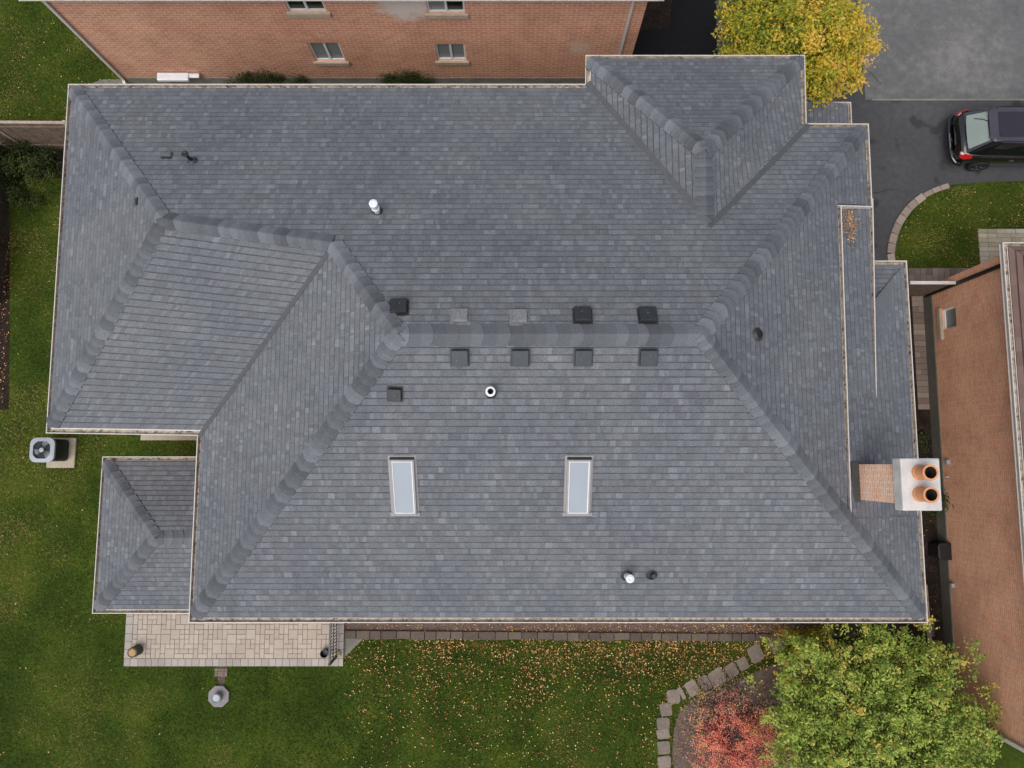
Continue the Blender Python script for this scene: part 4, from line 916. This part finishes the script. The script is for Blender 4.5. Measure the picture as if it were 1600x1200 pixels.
# ------------------------------------------------------------------ foliage
def leaves(name,C,nrm,size,rnd,matn,parent,asp=.46,fold=True):
    n=len(C);nrm=nrm/np.linalg.norm(nrm,axis=1,keepdims=True)
    t=rng.normal(size=(n,3));t-=nrm*(t*nrm).sum(1,keepdims=True);t/=np.linalg.norm(t,axis=1,keepdims=True);b=np.cross(nrm,t)
    L=size[:,None];W=L*asp
    v=np.stack([C-t*L*.5,C+b*W*.5+nrm*W*.12,C+t*L*.5,C-b*W*.5+nrm*W*.12],1).reshape(-1,3)
    return npmesh(name,v,np.arange(n*4).reshape(n,4),rnd,matn,parent)
def tree(name,label,c,zc,rad,hz,nclump,nleaf,lsize,matn,soft=.06,cat='tree',shape=.75,trunk=.11,yellow=None,rnds=(.45,.2),group=None,branchy=7,clr=.42,flatten=1.,twigs=False,radial=False):
    t=thing(name,label,cat,(c[0],c[1],0),group)
    u=rng.normal(size=(nclump,3));u/=np.linalg.norm(u,axis=1,keepdims=True);u[:,2]=np.abs(u[:,2])*np.where(rng.random(nclump)<.2,-.6,1)
    r=rng.uniform(.25,1,nclump)**.5*(1+np.abs(rng.normal(0,soft,nclump)))
    ang=np.arctan2(u[:,1],u[:,0]);lob=1+.08*np.sin(3*ang+1)+.08*np.sin(5*ang+2.3)+.07*np.sin(9*ang)+.04*np.sin(17*ang+.7)
    CC=np.stack([u[:,0]*rad*r*lob,u[:,1]*rad*r*lob,u[:,2]*hz*r],1)
    idx=rng.integers(0,nclump,nleaf);cr=clr*rng.uniform(.6,1.2,nclump)
    off=rng.normal(size=(nleaf,3))*.5
    if radial:   # leaves strung along out-reaching sprays
        d=CC/np.linalg.norm(CC,axis=1,keepdims=True)+np.array([0,0,.15])+rng.normal(size=CC.shape)*.45;d/=np.linalg.norm(d,axis=1,keepdims=True);s=rng.uniform(-1,1,nleaf)
        off=d[idx]*(s*cr[idx])[:,None]+off*.22*(1.15-s)[:,None]*.7
        P=CC[idx]+off
    else: P=CC[idx]+off*cr[idx][:,None]*np.array([1,1,flatten])
    nr_=off*.9+np.array([0,0,.9])+rng.normal(size=(nleaf,3))*.45
    tone=rng.normal(0,1,nclump)*rnds[1]*.6
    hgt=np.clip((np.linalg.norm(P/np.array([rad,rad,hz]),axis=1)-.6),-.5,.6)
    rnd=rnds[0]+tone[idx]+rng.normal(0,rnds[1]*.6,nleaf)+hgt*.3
    if yellow is not None: rnd+=yellow(P)
    W=P+np.array([c[0],c[1],zc])
    ok=W[:,2]>.03
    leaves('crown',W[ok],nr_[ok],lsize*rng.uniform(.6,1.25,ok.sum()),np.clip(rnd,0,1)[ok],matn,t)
    q=MB()
    if trunk: q.tube([(c[0],c[1],0),(c[0]+.03,c[1]-.02,zc*.5),(c[0],c[1],max(zc,.3))],[trunk,trunk*.8,trunk*.55],n=10)
    for i in range(branchy):
        j=rng.integers(0,nclump);e=CC[j]*.95+np.array([c[0],c[1],zc]);s0=np.array([c[0],c[1],zc*random.uniform(.5,.95)]);m_=(s0+e)/2+np.array([0,0,.15])
        q.tube([tuple(s0),tuple(m_),tuple(e)],[max(trunk,.03)*.5,max(trunk,.03)*.3,.01],n=6)
    if twigs:
        for i in range(branchy*12):
            a=rng.uniform(0,6.28);r_=rng.uniform(.3,1.);e=np.array([c[0]+rad*r_*math.cos(a),c[1]+rad*r_*math.sin(a),zc+hz*rng.uniform(.1,1)*(1.1-r_)]);q.tube([(c[0],c[1],.1),tuple(e)],[.012,.004],n=4,capend=False)
    q.build('trunk','bark' if not twigs else 'twig',t)
    return t
cT=un(1238,74,3.6)
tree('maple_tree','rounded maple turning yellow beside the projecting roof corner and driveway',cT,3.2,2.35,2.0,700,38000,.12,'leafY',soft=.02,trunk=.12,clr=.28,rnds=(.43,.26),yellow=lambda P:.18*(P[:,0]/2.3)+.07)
cG=un(1372,1157,2.6)
tree('green_tree','big feathery green tree below the lower right roof corner, spreading over the shrub bed',cG,2.2,2.9,1.6,1500,78000,.10,'leafG',soft=.2,trunk=.13,clr=.24,rnds=(.46,.27),radial=True,branchy=30)
cR=un(1158,1172,.8)
tree('burning_bush','bright red burning bush at the foot of the picture between flagstones and green tree',cR,.3,1.2,.65,360,14000,.055,'leafR',soft=.38,cat='shrub',trunk=.03,clr=.22,rnds=(.5,.26),branchy=20,twigs=True,yellow=lambda P:.12*(np.hypot(P[:,0],P[:,1])-1))
c=un(1140,1118,.3)
tree('dry_shrub','dull mauve twiggy shrub with few yellow leaves above the red bush',c,.15,1.45,.4,130,4200,.05,'leafM',cat='shrub',trunk=.02,clr=.3,rnds=(.6,.2),branchy=26,twigs=True)
for (px,py,r_,hz,m,lb,nl) in ((408,124,1.35,.55,'leafD','long low dark shrub by the foundation of the orange brick house, under its left window',7000),(634,126,.85,.55,'leafD','shorter round shrub by the foundation of the orange brick house, between its lower windows',4500),(40,262,1.25,.7,'leafD','dark straggling shrub in the shaded corner below the wooden fence',6500),(1467,786,.35,.5,'leafD','small dark plant in the alley beside the chimney crown',900),(1434,690,.3,.35,'leafD','thin brownish plant among the alley pavers above the chimney',500)):
    c=un(px,py,.4);t=tree('shrub',lb,c,.2,r_,hz,70,nl,.085,m,cat='shrub',trunk=.03,clr=.3,rnds=(.5,.25),branchy=8)
    if px in (408,634): 
        for o in [t]: o.scale=(1,.45,1)
for px,py,cl_,lb in ((1262,1000,'leafY','yellowing shrub under the eave at the end of the stone edging'),):
    c=un(px,py,.3);tree('shrub',lb,c,.2,.9,.4,60,2600,.085,cl_,cat='shrub',trunk=.03,clr=.3,rnds=(.5,.25),branchy=8).scale=(1,.5,1)
c=un(1225,991,.2);tree('chrysanthemum','small bright orange yellow flower clump by the stone edging near the flagstones',c,.05,.27,.15,20,500,.06,'leafY',cat='flower',trunk=0,clr=.1,rnds=(.93,.06),branchy=3).scale=(1,.5,1)
# ------------------------------------------------------------------ grass, fallen leaves
def inpoly(X,Y,P):
    c=np.zeros(len(X),bool)
    for i in range(len(P)):
        (x0,y0),(x1,y1)=P[i-1],P[i]
        if y0==y1: continue
        c^=((y0>Y)!=(y1>Y))&(X<(x1-x0)*(Y-y0)/(y1-y0)+x0)
    return c
def scatter(n,rects,excl=()):
    ws=np.array([abs((r[1]-r[0])*(r[3]-r[2])) for r in rects]);k_=rng.choice(len(rects),n,p=ws/ws.sum());R_=np.array(rects)[k_]
    X=rng.uniform(0,1,n)*(R_[:,1]-R_[:,0])+R_[:,0];Y=rng.uniform(0,1,n)*(R_[:,3]-R_[:,2])+R_[:,2];ok=np.ones(n,bool)
    for P in excl: ok&=~inpoly(X,Y,P)
    return X[ok],Y[ok]
island=G((1400,412),(1400,400),(1408,362),(1427,330),(1458,303),(1490,293),(1540,288),(1640,286),(1640,355),(1531,356),(1530,417),(1400,417))
patio_poly=[(px0-.05,py0-.03),(px1+.03,py0-.03),(px1+.03,0),(px0-.05,0)]
shrubbed=G((1060,1250),(1050,1180),(1053,1140),(1062,1110),(1085,1092),(1120,1079),(1155,1063),(1190,1045),(1235,1030),(1290,1005),(1465,1000),(1480,1250))
fencebed=G((-60,228),(110,228),(110,280),(40,275),(16,300),(14,640),(-80,640))
southbed=G((537,960),(1470,960),(1470,998),(537,999))
pathp=G((536,986),(575,990),(556,1010),(537,1028))
r2=[(-18.5,-8,-11.5,10.8),(-8.1,14,-11.5,-3.9),(-18.5,-13.2,11.5,17)]
X,Y=scatter(330000,r2,[patio_poly,shrubbed,fencebed,southbed,pathp])
ok=~((X>xg[0]-.1)|((X>-11.5)&(Y>.9)&(X<-8)));X,Y=X[ok],Y[ok]
xi=rng.uniform(12.,20,40000);yi=rng.uniform(5,10,40000);ii=inpoly(xi,yi,island);X=np.r_[X,xi[ii]];Y=np.r_[Y,yi[ii]]
n=len(X);a=rng.uniform(0,6.28,n);hgt=rng.uniform(.02,.055,n);ln=rng.normal(0,.03,(n,2));w=rng.uniform(.008,.016,n)
b0=np.stack([X-np.cos(a)*w,Y-np.sin(a)*w,np.zeros(n)+.001],1);b1=np.stack([X+np.cos(a)*w,Y+np.sin(a)*w,np.zeros(n)+.001],1);b2=np.stack([X+ln[:,0],Y+ln[:,1],hgt],1)
def vn(x,y,s,seed):  # smooth value noise for patchiness
    g_=np.random.default_rng(seed).random((64,64));x=(x/s)%63;y=(y/s)%63;i=x.astype(int);j=y.astype(int);fx=x-i;fy=y-j;fx=fx*fx*(3-2*fx);fy=fy*fy*(3-2*fy)
    return g_[i,j]*(1-fx)*(1-fy)+g_[i+1,j]*fx*(1-fy)+g_[i,j+1]*(1-fx)*fy+g_[i+1,j+1]*fx*fy
pat=vn(X+40,Y+40,.9,1)*.5+vn(X+40,Y+40,2.6,2)*.5
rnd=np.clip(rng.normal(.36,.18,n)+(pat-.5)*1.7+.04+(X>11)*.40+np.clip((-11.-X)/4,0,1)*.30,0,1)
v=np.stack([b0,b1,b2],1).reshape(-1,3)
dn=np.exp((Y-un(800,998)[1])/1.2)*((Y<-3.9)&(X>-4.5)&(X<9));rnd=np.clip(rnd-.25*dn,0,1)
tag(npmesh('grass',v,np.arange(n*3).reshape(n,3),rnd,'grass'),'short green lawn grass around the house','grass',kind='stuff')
# fallen leaves: thick under the south eave, thin elsewhere
def fl(n,rects,excl=(),dens=None,size=.065):
    X,Y=scatter(n,rects,excl)
    if dens is not None: k_=rng.random(len(X))<dens(X,Y);X,Y=X[k_],Y[k_]
    return np.stack([X,Y,np.full(len(X),.045)],1)
yS=un(800,998)[1]
parts=[fl(42000,[(un(540,1000)[0],un(1215,1000)[0],-11,yS)],[pathp,shrubbed],lambda X,Y:np.clip(.05+.95*np.exp((Y-yS)/1.0)*np.clip((X+6.5)/4.5,.25,1)*np.where(X<5,1,1.1)*(.2+1.5*vn(X+40,Y+40,.45,5)**1.5),0,1)),
 fl(7500,[(un(540,980)[0],un(1240,980)[0],un(800,992)[1],-3.95)],[],lambda X,Y:np.clip(.12+.5*(X+6)/10,0.05,1)),
 fl(1200,[(-17.5,-8,-11,10.5)],[patio_poly],lambda X,Y:np.clip(.1+.5*vn(X+40,Y+40,1.3,6)**2+.3*(X<-15.8),0,1)),
 fl(900,[(un(5,300)[0]-.6,un(22,300)[0]+.2,1.5,8.2)],[]),
 fl(260,[(-18,-13.3,11.6,16)],[]),
 fl(900,[(5.4,8.5,-11,-5)],[],lambda X,Y:.5*np.ones(len(X))),
 fl(420,[(12.5,19,6.2,9.5)],[],lambda X,Y:inpoly(X,Y,island)*1.),
 fl(170,[(12.6,14.1,-8,6.3)],[]),
 fl(1400,[(5.2,12,-10.5,-4.6)],[],lambda X,Y:inpoly(X,Y,shrubbed)*1.)]
P=np.concatenate(parts);n=len(P);P[:,2]=.03+rng.uniform(0,.02,n)
leaves('fallen_leaves',P,rng.normal(size=(n,3))*.35+np.array([0,0,1]),rng.uniform(.03,.072,n),np.clip(rng.normal(.44,.28,n),0,1),'fallen',None,asp=.55)
tag(bpy.data.objects['fallen_leaves'],'orange and tan fallen leaves scattered over lawn and beds','leaves',kind='stuff')
# leaf litter caught on the little roof by the eave
n=420;c=on_z(1327,347,zM);X=rng.normal(c[0],.11,n);Y=rng.normal(c[1],.3,n);Z=np.array([zM(x,y) for x,y in zip(X,Y)])+.03+rng.uniform(0,.02,n)
leaves('leaf_litter',np.stack([X,Y,Z],1),rng.normal(size=(n,3))*.4+np.array([0,0,1]),rng.uniform(.04,.08,n),np.clip(rng.normal(.4,.25,n),0,1),'litter',None)
tag(bpy.data.objects['leaf_litter'],'drift of tan dead leaves on the narrow lower roof beside the upper gutter','leaves',kind='stuff')
# ------------------------------------------------------------------ light: overcast
w=bpy.data.worlds.new('World');S.world=w;w.use_nodes=True;nt=w.node_tree;bg=nt.nodes['Background']
sky=nt.nodes.new('ShaderNodeTexSky');sky.sky_type='NISHITA';sky.sun_disc=False;SE_,SR=math.radians(64),math.radians(215)
sky.sun_elevation=SE_;sky.sun_rotation=SR;sky.dust_density=4;sky.air_density=1;sky.ozone_density=1
hsv=nt.nodes.new('ShaderNodeHueSaturation');hsv.inputs['Saturation'].default_value=.45
nt.links.new(sky.outputs[0],hsv.inputs['Color']);nt.links.new(hsv.outputs[0],bg.inputs[0]);bg.inputs[1].default_value=.15
sl=bpy.data.lights.new('sun','SUN');sl.energy=1.5;sl.angle=math.radians(50);sl.color=(1,.96,.9)
so=bpy.data.objects.new('sun',sl);COL.objects.link(so)
d=Vector((math.sin(SR)*math.cos(SE_),math.cos(SR)*math.cos(SE_),math.sin(SE_)));so.rotation_euler=d.to_track_quat('Z','Y').to_euler()
S.view_settings.view_transform='Standard';S.view_settings.look='None';S.view_settings.exposure=0;S.view_settings.gamma=1
S.render.engine='CYCLES';S.cycles.use_denoising=True
